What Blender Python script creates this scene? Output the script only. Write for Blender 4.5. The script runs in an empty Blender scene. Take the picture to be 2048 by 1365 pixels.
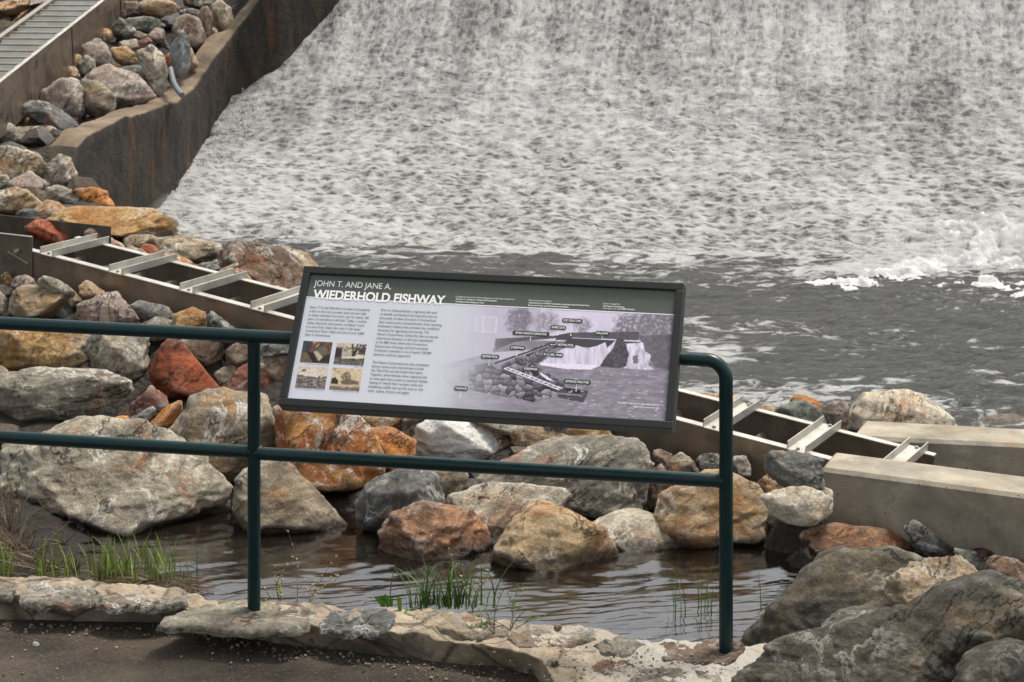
import bpy, bmesh, math, random
import numpy as np
from mathutils import Vector, Matrix
R = math.radians
random.seed(7); rng = np.random.default_rng(11)
sc = bpy.context.scene

# ---------------------------------------------------------------- camera
F, YH, CX, H = 4000.0, -250.0, 1024.0, 3.6      # pixel focal length, horizon row, centre column, eye height over water
cam_d = bpy.data.cameras.new('camera'); cam = bpy.data.objects.new('camera', cam_d)
sc.collection.objects.link(cam); sc.camera = cam
cam.location = (0, 0, H); cam.rotation_euler = (R(90), 0, 0)
cam_d.sensor_width = 36; cam_d.lens = F / 2048 * 36
cam_d.shift_y = -(682.5 - YH) / 2048
cam_d.clip_start = .1; cam_d.clip_end = 500
cam_d.dof.use_dof = True; cam_d.dof.focus_distance = 6.6; cam_d.dof.aperture_fstop = 13

# ---------------------------------------------------------------- sky, sun, exposure
SUN_EL, SUN_AZ = 66, 52         # azimuth measured from +Y towards +X
w = bpy.data.worlds.new("World"); sc.world = w; w.use_nodes = True
wn = w.node_tree; wn.nodes.clear()
wo = wn.nodes.new('ShaderNodeOutputWorld'); wb = wn.nodes.new('ShaderNodeBackground')
sky = wn.nodes.new('ShaderNodeTexSky'); sky.sky_type = 'NISHITA'; sky.sun_disc = False
sky.sun_elevation = R(SUN_EL); sky.sun_rotation = R(SUN_AZ); sky.air_density = 1.0; sky.dust_density = 3.0
hs = wn.nodes.new('ShaderNodeHueSaturation'); hs.inputs['Saturation'].default_value = .12
wn.links.new(sky.outputs[0], hs.inputs['Color']); wn.links.new(hs.outputs[0], wb.inputs[0])
wb.inputs[1].default_value = .14; wn.links.new(wb.outputs[0], wo.inputs[0])
sl = bpy.data.lights.new('sun', 'SUN'); sl.energy = 2.8; sl.angle = R(14); sl.color = (1, .92, .80)
so = bpy.data.objects.new('sun', sl); sc.collection.objects.link(so)
sd = Vector((math.cos(R(SUN_EL)) * math.sin(R(SUN_AZ)), math.cos(R(SUN_EL)) * math.cos(R(SUN_AZ)), math.sin(R(SUN_EL))))
so.rotation_euler = sd.to_track_quat('Z', 'Y').to_euler()
sc.view_settings.view_transform = 'Standard'; sc.view_settings.look = 'None'
sc.view_settings.exposure = 0.7; sc.view_settings.gamma = 1.0

# ---------------------------------------------------------------- helpers
def at_z(px, py, z):
    Y = F * (H - z) / (py - YH); return Vector(((px - CX) / F * Y, Y, z))
def at_Y(px, py, Y): return Vector(((px - CX) / F * Y, Y, H - (py - YH) * Y / F))
REG = {'Z1': (0, 0, 2.904), 'T1': (0, 0, 6.827), 'T2': (250, 0, 6.827), 'T3': (0, 200, 5.689), 'T4': (300, 440, 5.689),
       'T5': (0, 540, 5.689), 'T6': (340, 640, 6.827), 'T7': (1180, 820, 6.827), 'Z2': (0, 420, 2.904), 'Z3': (0, 850, 2.65),
       'Z4': (640, 780, 2.626), 'Z5': (1300, 760, 2.73), 'Z6': (1340, 1000, 2.893), 'Z8': (500, 1080, 2.048), 'P': (0, 0, 1),
       'S4': (950, 610, 4.876), 'S1': (580, 520, 6.024), 'S2': (560, 670, 5.689), 'S3': (880, 560, 4.096)}
def cv(reg, pts):
    ox, oy, s = REG[reg]; return [(ox + x / s, oy + y / s) for x, y in pts]
def lerp_tab(tab, x):
    xs = [a for a, b in tab]; ys = [b for a, b in tab]; return float(np.interp(x, xs, ys))

_perm = rng.random(4096).astype(np.float64)
def vnoise(p, seed=0):
    p = np.asarray(p, dtype=np.float64); i = np.floor(p).astype(np.int64); f = p - i
    f = f * f * f * (f * (f * 6 - 15) + 10)
    def h(a, b, c):
        n = (a * 73856093) ^ (b * 19349663) ^ (c * 83492791) ^ (seed * 2654435)
        n = (n ^ (n >> 13)) * 1274126177; n = n ^ (n >> 16)
        return _perm[n & 4095]
    x, y, z = i[:, 0], i[:, 1], i[:, 2]; u, v, w_ = f[:, 0], f[:, 1], f[:, 2]
    c00 = h(x, y, z) * (1 - u) + h(x + 1, y, z) * u; c10 = h(x, y + 1, z) * (1 - u) + h(x + 1, y + 1, z) * u
    c01 = h(x, y, z + 1) * (1 - u) + h(x + 1, y, z + 1) * u; c11 = h(x, y + 1, z + 1) * (1 - u) + h(x + 1, y + 1, z + 1) * u
    return ((c00 * (1 - v) + c10 * v) * (1 - w_) + (c01 * (1 - v) + c11 * v) * w_) * 2 - 1
def _rot(k):
    a, b = .5 + 1.1 * k, .3 + .7 * k; ca, sa, cb, sb = math.cos(a), math.sin(a), math.cos(b), math.sin(b)
    return np.array([[ca, -sa, 0], [sa, ca, 0], [0, 0, 1]]) @ np.array([[1, 0, 0], [0, cb, -sb], [0, sb, cb]]) if k else np.array([[.96, -.28, 0], [.28, .96, 0], [0, 0, 1.]])
def fbm(p, oct=4, seed=0, gain=.5, lac=2.03):
    p = np.asarray(p, dtype=np.float64); a, s, t = 1., np.zeros(len(p)), 0.
    for k in range(oct):
        s += a * vnoise((p @ _rot(k)) * lac ** k + k * 17.3, seed + k); t += a; a *= gain
    return s / t
def ridged(p, oct=4, seed=0):
    p = np.asarray(p, dtype=np.float64); a, s, t = 1., np.zeros(len(p)), 0.
    for k in range(oct):
        s += a * (1 - np.abs(vnoise((p @ _rot(k)) * 2.07 ** k + k * 9.1, seed + k)) * 2); t += a; a *= .5
    return s / t

def tag(o, label=None, cat=None, group=None, kind=None):
    if label: o['label'] = label
    if cat: o['category'] = cat
    if group: o['group'] = group
    if kind: o['kind'] = kind
    return o
def link(name, me, mat=None, parent=None, smooth=False):
    o = bpy.data.objects.new(name, me); sc.collection.objects.link(o)
    if mat is not None: me.materials.append(mat)
    if parent: o.parent = parent
    if smooth: me.shade_smooth()
    return o
def empty(name, loc=(0, 0, 0)):
    o = bpy.data.objects.new(name, None); sc.collection.objects.link(o); o.location = loc; o.empty_display_size = .1; return o
def pmesh(name, V, Fc, mat=None, parent=None, smooth=False):
    me = bpy.data.meshes.new(name); me.from_pydata([tuple(v) for v in V], [], [tuple(f) for f in Fc]); me.update()
    return link(name, me, mat, parent, smooth)
def gridmesh(name, P, mat=None, parent=None, smooth=True, uv=None, flip=False):
    """P: (n, m, 3) array of points"""
    n, m, _ = P.shape; me = bpy.data.meshes.new(name)
    idx = np.arange(n * m).reshape(n, m)
    q = np.stack([idx[:-1, :-1], idx[1:, :-1], idx[1:, 1:], idx[:-1, 1:]], -1).reshape(-1, 4)
    if flip: q = q[:, ::-1]
    me.vertices.add(n * m); me.vertices.foreach_set('co', P.reshape(-1).astype(np.float32))
    me.loops.add(q.size); me.loops.foreach_set('vertex_index', q.reshape(-1).astype(np.int32))
    me.polygons.add(len(q)); me.polygons.foreach_set('loop_start', np.arange(0, q.size, 4, dtype=np.int32))
    if uv is not None:
        l = me.uv_layers.new(name='UVMap'); l.data.foreach_set('uv', uv.reshape(-1, 2)[q.reshape(-1)].reshape(-1).astype(np.float32))
    me.update(calc_edges=True); me.validate()
    return link(name, me, mat, parent, smooth)
class MB:
    def __init__(s): s.v = []; s.f = []
    def add(s, V, Fc):
        b = len(s.v); s.v += [Vector(v) for v in V]; s.f += [tuple(i + b for i in f) for f in Fc]; return s
    def box(s, c, hx, hy, hz, ax=None):
        """oriented box: centre c, half sizes, axes ax (3 unit vectors)"""
        ax = ax or (Vector((1, 0, 0)), Vector((0, 1, 0)), Vector((0, 0, 1))); c = Vector(c); V = []
        for k in (-1, 1):
            for j in (-1, 1):
                for i in (-1, 1): V.append(c + ax[0] * hx * i + ax[1] * hy * j + ax[2] * hz * k)
        return s.add(V, [(0, 2, 3, 1), (4, 5, 7, 6), (0, 1, 5, 4), (2, 6, 7, 3), (0, 4, 6, 2), (1, 3, 7, 5)])
    def tube(s, pts, rad, n=16, cap=True):
        pts = [Vector(p) for p in pts]; rad = rad if isinstance(rad, (list, tuple)) else [rad] * len(pts)
        up = None; rings = []
        for i, p in enumerate(pts):
            d = (pts[min(i + 1, len(pts) - 1)] - pts[max(i - 1, 0)]).normalized()
            if up is None: up = d.orthogonal().normalized()
            up = (up - d * up.dot(d)).normalized(); sd_ = d.cross(up)
            rings.append([p + (up * math.cos(2 * math.pi * k / n) + sd_ * math.sin(2 * math.pi * k / n)) * rad[i] for k in range(n)])
        V = [v for r in rings for v in r]; Fc = []
        for i in range(len(pts) - 1):
            for k in range(n): Fc.append((i * n + k, i * n + (k + 1) % n, (i + 1) * n + (k + 1) % n, (i + 1) * n + k))
        if cap: Fc += [tuple(range(n - 1, -1, -1)), tuple((len(pts) - 1) * n + k for k in range(n))]
        return s.add(V, Fc)
    def build(s, name, mat, parent=None, smooth=False, bevel=0):
        o = pmesh(name, s.v, s.f, mat, parent, smooth)
        if smooth: o.data.set_sharp_from_angle(angle=R(40))
        if bevel:
            b = o.modifiers.new('bevel', 'BEVEL'); b.width = bevel; b.segments = 2; b.limit_method = 'ANGLE'; b.angle_limit = R(40)
        return o

# ---------------------------------------------------------------- materials
class NT:
    def __init__(s, name):
        s.m = bpy.data.materials.new(name); s.m.use_nodes = True; s.t = s.m.node_tree; s.t.nodes.clear()
        s.out = s.n('ShaderNodeOutputMaterial'); s.b = s.n('ShaderNodeBsdfPrincipled'); s.l(s.b.outputs[0], s.out.inputs[0])
    def n(s, t, **k):
        x = s.t.nodes.new(t)
        for a, v in k.items(): setattr(x, a, v)
        return x
    def l(s, a, b): s.t.links.new(a, b)
    def put(s, sock, v):
        if hasattr(v, 'is_linked') or isinstance(v, bpy.types.NodeSocket): s.l(v, sock)
        else: sock.default_value = v
    def noise(s, vec, scale, det=4, rough=.55, dist=0., col=False):
        x = s.n('ShaderNodeTexNoise'); s.l(vec, x.inputs['Vector'])
        x.inputs['Scale'].default_value = scale; x.inputs['Detail'].default_value = det
        x.inputs['Roughness'].default_value = rough; x.inputs['Distortion'].default_value = dist
        return x.outputs['Color'] if col else x.outputs['Fac']
    def vor(s, vec, scale, feat='F1'):
        x = s.n('ShaderNodeTexVoronoi', feature=feat); s.l(vec, x.inputs['Vector']); x.inputs['Scale'].default_value = scale
        return x.outputs['Distance']
    def rng(s, v, a, b, c=0., d=1.):
        x = s.n('ShaderNodeMapRange'); s.put(x.inputs[0], v)
        for i, q in enumerate((a, b, c, d)): x.inputs[i + 1].default_value = q
        return x.outputs[0]
    def mix(s, f, a, b, mode='MIX'):
        x = s.n('ShaderNodeMix', data_type='RGBA', blend_type=mode)
        s.put(x.inputs[0], f); s.put(x.inputs[6], a if not isinstance(a, tuple) else (*a[:3], 1)); s.put(x.inputs[7], b if not isinstance(b, tuple) else (*b[:3], 1))
        return x.outputs[2]
    def math(s, op, a, b=0.):
        x = s.n('ShaderNodeMath', operation=op); s.put(x.inputs[0], a); s.put(x.inputs[1], b); return x.outputs[0]
    def mapping(s, vec, sc_=(1, 1, 1), rot=(0, 0, 0), loc=(0, 0, 0)):
        x = s.n('ShaderNodeMapping'); s.l(vec, x.inputs[0]); x.inputs['Scale'].default_value = sc_
        x.inputs['Rotation'].default_value = rot; x.inputs['Location'].default_value = loc; return x.outputs[0]
    def bump(s, h, dist, strength=1., prev=None):
        x = s.n('ShaderNodeBump'); x.inputs['Strength'].default_value = strength; x.inputs['Distance'].default_value = dist
        s.l(h, x.inputs['Height'])
        if prev is not None: s.l(prev, x.inputs['Normal'])
        return x.outputs[0]
    def fin(s, col, rough=.8, nrm=None, metal=0., spec=.5, ior=None):
        s.put(s.b.inputs['Base Color'], (*col, 1) if isinstance(col, tuple) and len(col) == 3 else col)
        s.put(s.b.inputs['Roughness'], rough); s.put(s.b.inputs['Metallic'], metal); s.b.inputs['Specular IOR Level'].default_value = spec
        if ior: s.b.inputs['IOR'].default_value = ior
        if nrm is not None: s.l(nrm, s.b.inputs['Normal'])
        return s.m
def srgb(r, g, b):
    return tuple(((c / 255) / 12.92 if c / 255 <= .04045 else ((c / 255 + .055) / 1.055) ** 2.4) for c in (r, g, b))

def rock_mat(name, c1, c2, stain=(.25, .09, .03), st=.3, white=.3, strata=.3, grain=.26, rough=.85, spots=0., edge=.35, dark=.35, pits=.6):
    c1 = tuple(c * .54 for c in c1); c2 = tuple(c * .80 for c in c2); stain = tuple(c * .8 for c in stain)
    n = NT(name); tc = n.n('ShaderNodeTexCoord'); oi = n.n('ShaderNodeObjectInfo')
    ad = n.n('ShaderNodeVectorMath', operation='ADD'); cx = n.n('ShaderNodeCombineXYZ')
    r50 = n.math('MULTIPLY', oi.outputs['Random'], 83.); n.l(r50, cx.inputs[0]); n.l(n.math('MULTIPLY', oi.outputs['Random'], 37.), cx.inputs[1])
    n.l(tc.outputs['Object'], ad.inputs[0]); n.l(cx.outputs[0], ad.inputs[1]); p = ad.outputs[0]
    rot = n.n('ShaderNodeVectorRotate', rotation_type='AXIS_ANGLE'); n.l(p, rot.inputs['Vector'])
    rot.inputs['Axis'].default_value = (.5, .8, .3); n.l(n.math('MULTIPLY', oi.outputs['Random'], 5.), rot.inputs['Angle']); pr = rot.outputs[0]
    base = n.mix(n.rng(n.noise(p, 3.2, 7, .62, .6), .34, .66), c1, c2)
    base = n.mix(n.rng(oi.outputs['Random'], 0, 1, 0, .22), base, tuple(min(1, c * 1.7) for c in c2))
    # broad dark mineral patches
    base = n.mix(n.rng(n.noise(pr, 5.5, 8, .7, 1.4), .52, .68, 0, dark), base, tuple(c * .32 for c in c1))
    if st: base = n.mix(n.rng(n.noise(pr, 2.6, 8, .66, 1.2), .60 - st * .3, .72 - st * .2, 0, .85), base, stain)
    if strata:
        sv = n.mapping(pr, (1.2, 1.2, 13)); sn = n.noise(sv, 2.2, 5, .6, .5)
        base = n.mix(strata, base, n.mix(n.rng(sn, .36, .64), (.25, .25, .25), (1, 1, 1)), 'OVERLAY')
    if white:
        v = n.math('ABSOLUTE', n.math('SUBTRACT', n.noise(pr, 2.1, 9, .68, 1.2), .5))
        msk = n.math('MULTIPLY', n.rng(v, .0, .022, 1, 0), n.rng(n.noise(p, 2.9, 2), .46, .6))
        base = n.mix(n.math('MULTIPLY', msk, min(1, white * 2)), base, (.62, .6, .55))
        base = n.mix(n.rng(n.noise(p, 9, 9, .75, .8), .60 - .07 * (white > .9), .68 - .07 * (white > .9), 0, white), base, (.6, .57, .52))
        base = n.mix(n.rng(n.noise(pr, 22, 8, .75, .5), .60, .67, 0, white * .8), base, (.62, .6, .56))
    geo = n.n('ShaderNodeNewGeometry')
    base = n.mix(n.rng(geo.outputs['Pointiness'], .51, .58, 0, edge), base, (.58, .55, .5))
    pit = n.noise(pr, 15, 9, .75, .4); base = n.mix(n.rng(pit, .44, .34, 0, pits), base, tuple(c * .22 for c in c1))
    g = n.noise(p, 75, 4, .75)
    base = n.mix(grain * 1.1, base, n.mix(n.rng(g, .32, .68), (0.02, 0.02, 0.02), (1, 1, 1)), 'OVERLAY')
    g2 = n.noise(p, 26, 5, .7)
    base = n.mix(grain, base, n.mix(n.rng(g2, .34, .66), (.1, .1, .1), (.95, .95, .95)), 'OVERLAY')
    if spots:
        vd = n.vor(p, 9); base = n.mix(n.math('MULTIPLY', n.rng(vd, .12, .2, 1, 0), n.rng(n.noise(p, 4, 2), .5, .56, 0, spots)), base, (.42, .45, .34))
    # wet band where the rock stands in water (world height)
    sp = n.n('ShaderNodeSeparateXYZ'); n.l(geo.outputs['Position'], sp.inputs[0])
    wet = n.rng(n.math('ADD', sp.outputs[2], n.rng(n.noise(p, 7, 3), .3, .7, -.03, .04)), .045, .085, 1, 0)
    base = n.mix(n.math('MULTIPLY', wet, .72), base, (.02, .014, .01))
    ck = n.rng(n.math('ABSOLUTE', n.math('SUBTRACT', n.noise(n.mapping(pr, (1, 1, 3.6)), 1.7, 6, .6, .3), .47)), .0, .012, 1, 0); ck = n.math('MULTIPLY', ck, n.rng(n.noise(p, 2.2, 2), .47, .56))
    base = n.mix(n.math('MULTIPLY', ck, .8), base, tuple(c * .12 for c in c1))
    b0 = n.bump(n.rng(ck, 0, 1, 1, 0), .018, 1.)
    b1 = n.bump(n.noise(pr, 7, 10, .68, .6), .035, .9, b0)
    b2 = n.bump(n.noise(p, 30, 8, .75), .022, 1., b1)
    b3 = b2
    rg = n.mix(wet, (rough,) * 3, (.25,) * 3)
    return n.fin(base, rg, b3, spec=.35)
RM = {
 'grey':    rock_mat('grey_rock', (.18, .16, .12), (.35, .32, .25), st=.15, white=.45, strata=.6),
 'lgrey':   rock_mat('pale_grey_rock', (.25, .22, .165), (.43, .385, .295), st=.25, white=.55, strata=.6),
 'dgrey':   rock_mat('dark_grey_rock', (.06, .065, .06), (.17, .17, .16), st=.05, white=.35, strata=.4),
 'green':   rock_mat('greenish_grey_rock', (.05, .06, .05), (.14, .155, .13), st=.03, white=.25, strata=.5),
 'blue':    rock_mat('blue_grey_rock', (.13, .15, .155), (.26, .285, .29), st=.0, white=.3, strata=.2),
 'tan':     rock_mat('tan_rock', (.36, .235, .12), (.56, .42, .245), stain=(.37, .16, .045), st=.5, white=.5, strata=.25),
 'gtan':    rock_mat('grey_tan_rock', (.22, .17, .11), (.39, .32, .225), stain=(.30, .16, .06), st=.38, white=.5, strata=.45),
 'ochre':   rock_mat('ochre_rock', (.42, .23, .075), (.58, .39, .17), stain=(.3, .12, .03), st=.5, white=.3, strata=.2),
 'pink':    rock_mat('pinkish_rock', (.27, .2, .165), (.42, .34, .29), stain=(.3, .17, .1), st=.2, white=.4, strata=.2),
 'orange':  rock_mat('orange_rock', (.55, .20, .04), (.62, .28, .07), stain=(.3, .08, .015), st=.5, white=.15, strata=.3, pits=.3, edge=.2),
 'rust':    rock_mat('rusty_quartz_rock', (.62, .27, .06), (.80, .48, .17), stain=(.26, .06, .012), st=.85, white=1., strata=.15, edge=.2),
 'red':     rock_mat('red_rock', (.36, .065, .013), (.40, .10, .025), stain=(.14, .03, .01), st=.5, white=.05, strata=.25, edge=.15, rough=.55, pits=.3, grain=.18, dark=.3),
 'dred':    rock_mat('dark_red_rock', (.17, .04, .018), (.22, .07, .032), stain=(.06, .02, .012), st=.5, white=.2, strata=.3, rough=.5, pits=.4),
 'brown':   rock_mat('brown_rock', (.1, .065, .04), (.2, .14, .1), stain=(.17, .065, .025), st=.35, white=.3, strata=.4),
 'copper':  rock_mat('coppery_wet_rock', (.32, .12, .045), (.52, .26, .12), stain=(.06, .028, .015), st=.6, white=.35, strata=.25, rough=.5),
 'white':   rock_mat('white_quartz_rock', (.95, .92, .85), (1.05, 1.02, .96), stain=(.36, .25, .15), st=.25, white=.6, strata=.35, dark=.25, pits=.3),
 'cream':   rock_mat('cream_rock', (.42, .35, .25), (.6, .53, .42), stain=(.4, .22, .09), st=.4, white=.7, strata=.4),
 'lichen':  rock_mat('lichen_grey_rock', (.155, .145, .115), (.31, .285, .23), st=.15, white=.5, strata=.5, spots=.8),
 'boulder': rock_mat('mossy_boulder', (.045, .042, .032), (.105, .096, .072), stain=(.22, .16, .09), st=.25, white=.22, strata=.3, spots=.3, edge=.35),
 'bouldert': rock_mat('tan_boulder', (.27, .20, .115), (.45, .36, .235), stain=(.26, .15, .06), st=.3, white=.6, strata=.3),
}
# ---------------------------------------------------------------- rocks
HULLS = []
def make_rock(label, mat, outline, Yc, D, sub=4, rough=1., sharp=60, name='rock', cat='rock', group=None, seed=None, lean=.35):
    """outline: pixels of the rock's silhouette, taken to its own depth Yc; D: thickness front to back in metres"""
    rs = random.Random(seed if seed is not None else hash((round(outline[0][0]), round(outline[0][1]), len(outline))) & 0xffff)
    W = [at_Y(px, py, Yc) for px, py in outline]
    cx_ = sum(v.x for v in W) / len(W); cz_ = sum(v.z for v in W) / len(W)
    x0, x1 = min(v.x for v in W), max(v.x for v in W); z0, z1 = min(v.z for v in W), max(v.z for v in W)
    cx_ = (x0 + x1) / 2 * .5 + cx_ * .5; cz_ = (z0 + z1) / 2 * .5 + cz_ * .5
    C = Vector((cx_, Yc, cz_)); pts = [v - C for v in W]
    hx, hz = (x1 - x0) / 2, (z1 - z0) / 2; hy = D / 2
    hull = [Vector((p.x, rs.uniform(-.12, .12) * D, p.z)) for p in pts]
    for side in (-1, 1):
        nf = rs.choice((3, 4, 4, 5)); k0 = rs.random()
        for p in [pts[int((k0 + i / nf) * len(pts)) % len(pts)] for i in range(nf)]:
            t = 1 - (p.z + hz) / (2 * hz + 1e-6)          # 1 at the bottom, 0 on top
            f = rs.uniform(.35, .8)
            dep = hy * (rs.uniform(.6, 1.0) - (lean * (1 - t) if side < 0 else 0))
            hull.append(Vector((p.x * f, side * dep, p.z * f)))
    bm = bmesh.new()
    for v in hull: bm.verts.new(v)
    bmesh.ops.convex_hull(bm, input=bm.verts); bm.normal_update()
    pl = []
    for f in bm.faces:
        nn = f.normal; d = nn.dot(f.verts[0].co)
        if d > 1e-4: pl.append((nn.x, nn.y, nn.z, d))
    bm.free()
    for k in range(rs.randint(5, 9)):                     # chipped corners
        nn = Vector((rs.uniform(-1, 1) / hx, rs.uniform(-1, .1) / hy, rs.uniform(-.6, 1) / hz)).normalized()
        d = max(nn.dot(v) for v in hull) * rs.uniform(.80, .97); pl.append((nn.x, nn.y, nn.z, d))
    keep = []
    for a in sorted(pl, key=lambda a: a[3]):
        if all(a[0] * b[0] + a[1] * b[1] + a[2] * b[2] < .965 for b in keep): keep.append(a)
    pl = np.array(keep)
    bm = bmesh.new(); bmesh.ops.create_icosphere(bm, subdivisions=sub, radius=1)
    V = np.array([v.co[:] for v in bm.verts]); Fc = [tuple(v.index for v in f.verts) for f in bm.faces]; bm.free()
    Dr = V * np.array([hx, hy, hz])
    q = np.maximum(Dr @ pl[:, :3].T, 0) / pl[:, 3]
    m = q.max(1, keepdims=True)
    r = 1 / (m[:, 0] * np.power(np.power(q / m, sharp).sum(1), 1 / sharp))
    P = Dr * r[:, None]
    for i_, (lo, hi) in ((0, (x0 - C.x, x1 - C.x)), (2, (z0 - C.z, z1 - C.z))):
        c_ = P[:, i_]; P[:, i_] = np.where(c_ > 0, c_ * hi / c_.max(), c_ * lo / c_.min())
    S = math.sqrt(hx * hz); off = np.array([rs.uniform(0, 90), rs.uniform(0, 90), rs.uniform(0, 90)])
    Q = P / S + off
    n1 = fbm(Q * 1.3, 3, 3); n2 = ridged(Q * np.array([2.2, 2.2, 4.2]), 4, 9); n3 = fbm(Q * 7, 4, 5)
    # ledges: quantised noise gives broken steps
    st = fbm(Q * np.array([1.5, 1.5, 3.5]), 3, 21) * 5; st = (np.floor(st) + np.clip((st - np.floor(st)) * 4, 0, 1)) / 5
    disp = rough * (.03 * n1 + .04 * n2 + .026 * n3 + .12 * st + .012 * fbm(Q * 17, 3, 6))
    P = P * (1 + disp[:, None])
    me = bpy.data.meshes.new(name); me.vertices.add(len(P)); me.vertices.foreach_set('co', P.reshape(-1).astype(np.float32))
    fa = np.array(Fc, dtype=np.int32); me.loops.add(fa.size); me.loops.foreach_set('vertex_index', fa.reshape(-1))
    me.polygons.add(len(fa)); me.polygons.foreach_set('loop_start', np.arange(0, fa.size, 3, dtype=np.int32))
    me.update(calc_edges=True)
    o = link(name, me, RM[mat] if isinstance(mat, str) else mat, None, True); o.location = C
    tag(o, label, cat, group)
    HULLS.append((C.x, C.y, C.z - hz, hx, hy, hz))
    return o

# channel line (lower fish ladder) in plan: near top edge from A (right, low) to B (left, high)
CHA = Vector((1.757, 11.19, .33)); CHB = Vector((-3.35, 13.94, .976))
def chan_at_px(px, far=0.):
    """point on the near top edge seen in column px, 'far' metres across"""
    d = (CHB - CHA); pe = Vector((.4741, .8805, 0)) * far; k = (px - CX) / F
    a = CHA + pe; t = (k * a.y - a.x) / (d.x - k * d.y); return a + d * t
WL = [(-100, 1072), (450, 1066), (700, 1072), (850, 1100), (1110, 1122), (1390, 1100), (1560, 1088), (1700, 1112), (1900, 1112), (2200, 1130)]
def front_Y(px, pyb):
    Yw = F * H / (lerp_tab(WL, px) - YH); c = chan_at_px(min(px, 1640)); zc = c.z - .42; Yc = c.y - .05
    k = max(.12, zc / max(.5, Yc - Yw)); return (H + k * Yw) / (k + (pyb - YH) / F)
HY = [(-60, 25.5), (0, 24.2), (80, 22.6), (150, 21.5), (220, 20.5), (300, 19.4), (380, 18.2), (440, 17.0), (490, 15.2), (560, 14.6)]
G_F = 'boulders on the bank between the stream and the fish ladder'
G_B = 'rocks behind the fish ladder beside the pool'
G_H = 'rocks piled on the slope beside the spillway wall'
def rock(label, mat, zone, reg, pts, D=None, Y=None, sub=None, **k):
    o = cv(reg, pts); ys = [p[1] for p in o]; xs = [p[0] for p in o]; xm = (min(xs) + max(xs)) / 2; yb = max(ys)
    if zone == 'F': Yb = front_Y(xm, yb); grp = G_F
    elif zone == 'H': Yb = lerp_tab(HY, yb); grp = G_H
    elif zone == 'B': Yb = Y; grp = G_B
    else: Yb = Y; grp = G_F
    wm = (max(xs) - min(xs)) / F * Yb; hm = (max(ys) - min(ys)) / F * Yb
    D = D or (.55 * math.sqrt(wm * hm) + .3 * min(wm, hm) + .04)
    if zone == 'F' and xm < 1640:
        lim = min(chan_at_px(max(min(xs), -60)).y, chan_at_px(min(max(xs), 1640)).y) - D * .98 - .02; sc_ = lim / Yb if Yb > lim else 1; Yb = min(Yb, lim)
    big = max(max(xs) - min(xs), max(ys) - min(ys))
    sub = sub or (5 if big > 110 else 4)
    return make_rock(label, mat, o, Yb + D * .42, D, sub=sub, group=grp, **k)

# --- bank between stream and ladder
rk = rock
rk('small ochre stone at the left end, below the bolted ladder plate', 'ochre', 'F', 'T5', [(10,60),(60,25),(110,60),(150,120),(120,190),(50,190)])
rk('small pinkish white stone leaning on the ladder side, beside the ochre stone', 'pink', 'F', 'T5', [(130,110),(230,60),(300,55),(380,90),(420,190),(400,260),(200,260),(130,190)])
rk('thin sloping grey slab between ladder side and broad pale rock', 'grey', 'F', 'T5', [(430,110),(510,65),(620,90),(760,170),(850,250),(820,330),(600,280),(450,200)])
rk('broad pale tan rock just above the top rail at far left', 'gtan', 'F', 'T5', [(95,330),(210,200),(400,190),(660,185),(780,260),(770,360),(640,520),(380,620),(200,640),(95,560)])
rk('rounded grey stone at the left picture edge under the ochre stone', 'grey', 'F', 'T5', [(-90,170),(80,180),(150,230),(120,340),(0,360),(-90,340)])
rk('pinkish orange stone on the left picture edge above the top rail', 'pink', 'F', 'T5', [(-120,260),(30,245),(80,340),(88,480),(40,600),(-120,600)])
rk('small tan stone wedged right of the broad pale rock', 'tan', 'F', 'T5', [(760,260),(840,255),(935,340),(920,400),(820,430),(740,360)])
rk('small yellowish block touching the ladder side', 'tan', 'F', 'T5', [(890,190),(990,120),(1040,130),(1190,260),(1180,300),(1000,340),(910,300)])
rk('large pinkish grey rock with a peaked top, below the ladder', 'pink', 'F', 'T5', [(880,410),(1100,330),(1260,250),(1320,260),(1420,370),(1480,470),(1590,570),(1560,690),(1040,690),(900,560)])
rk('bluish grey upright stone in front of the broad pale rock', 'blue', 'F', 'T5', [(610,380),(700,320),(790,370),(850,500),(860,620),(720,640),(620,520)])
rk('small bluish stone lying above the top rail with an ochre end', 'blue', 'F', 'T5', [(370,450),(400,410),(560,430),(720,450),(755,510),(745,600),(600,640),(400,610)])
rk('olive grey stone half hidden by the top rail', 'gtan', 'F', 'T5', [(1220,590),(1430,500),(1530,540),(1600,620),(1560,760),(1200,760)])
rk('dark slate stone lying along the ladder side', 'dgrey', 'F', 'T5', [(1495,400),(1560,360),(1800,400),(1900,430),(1980,530),(1920,600),(1660,580)])
rk('brown ochre block against the ladder side, over the top rail', 'ochre', 'F', 'T4', [(250,1110),(400,1040),(500,1010),(620,1050),(650,1200),(600,1320),(280,1320)])
rk('dark greenish pointed stone left of the sign, behind the top rail', 'green', 'F', 'T4', [(650,1100),(700,1040),(760,1070),(900,1190),(1000,1290),(960,1400),(680,1380)])
rk('flat grey stone partly behind the top rail, under the slate stone', 'grey', 'F', 'T5', [(1620,620),(1760,540),(1900,580),(2120,610),(2260,700),(2240,800),(1700,800)])
rk('dark grey stone under the top rail just left of the sign', 'dgrey', 'F', 'T6', [(1180,330),(1380,290),(1640,320),(1680,430),(1500,520),(1240,520)])
rk('large golden brown boulder cut by the left picture edge under the top rail', 'ochre', 'F', 'T5', [(-200,700),(100,620),(500,600),(860,640),(990,760),(1000,900),(990,1040),(940,1130),(500,1180),(130,1200),(-200,1140)])
rk('craggy pale grey block between golden boulder and red rock', 'lgrey', 'F', 'T5', [(970,850),(1060,720),(1300,640),(1600,700),(1680,850),(1690,1050),(1650,1180),(1560,1330),(1300,1290),(1060,1120),(1030,980)])
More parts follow.
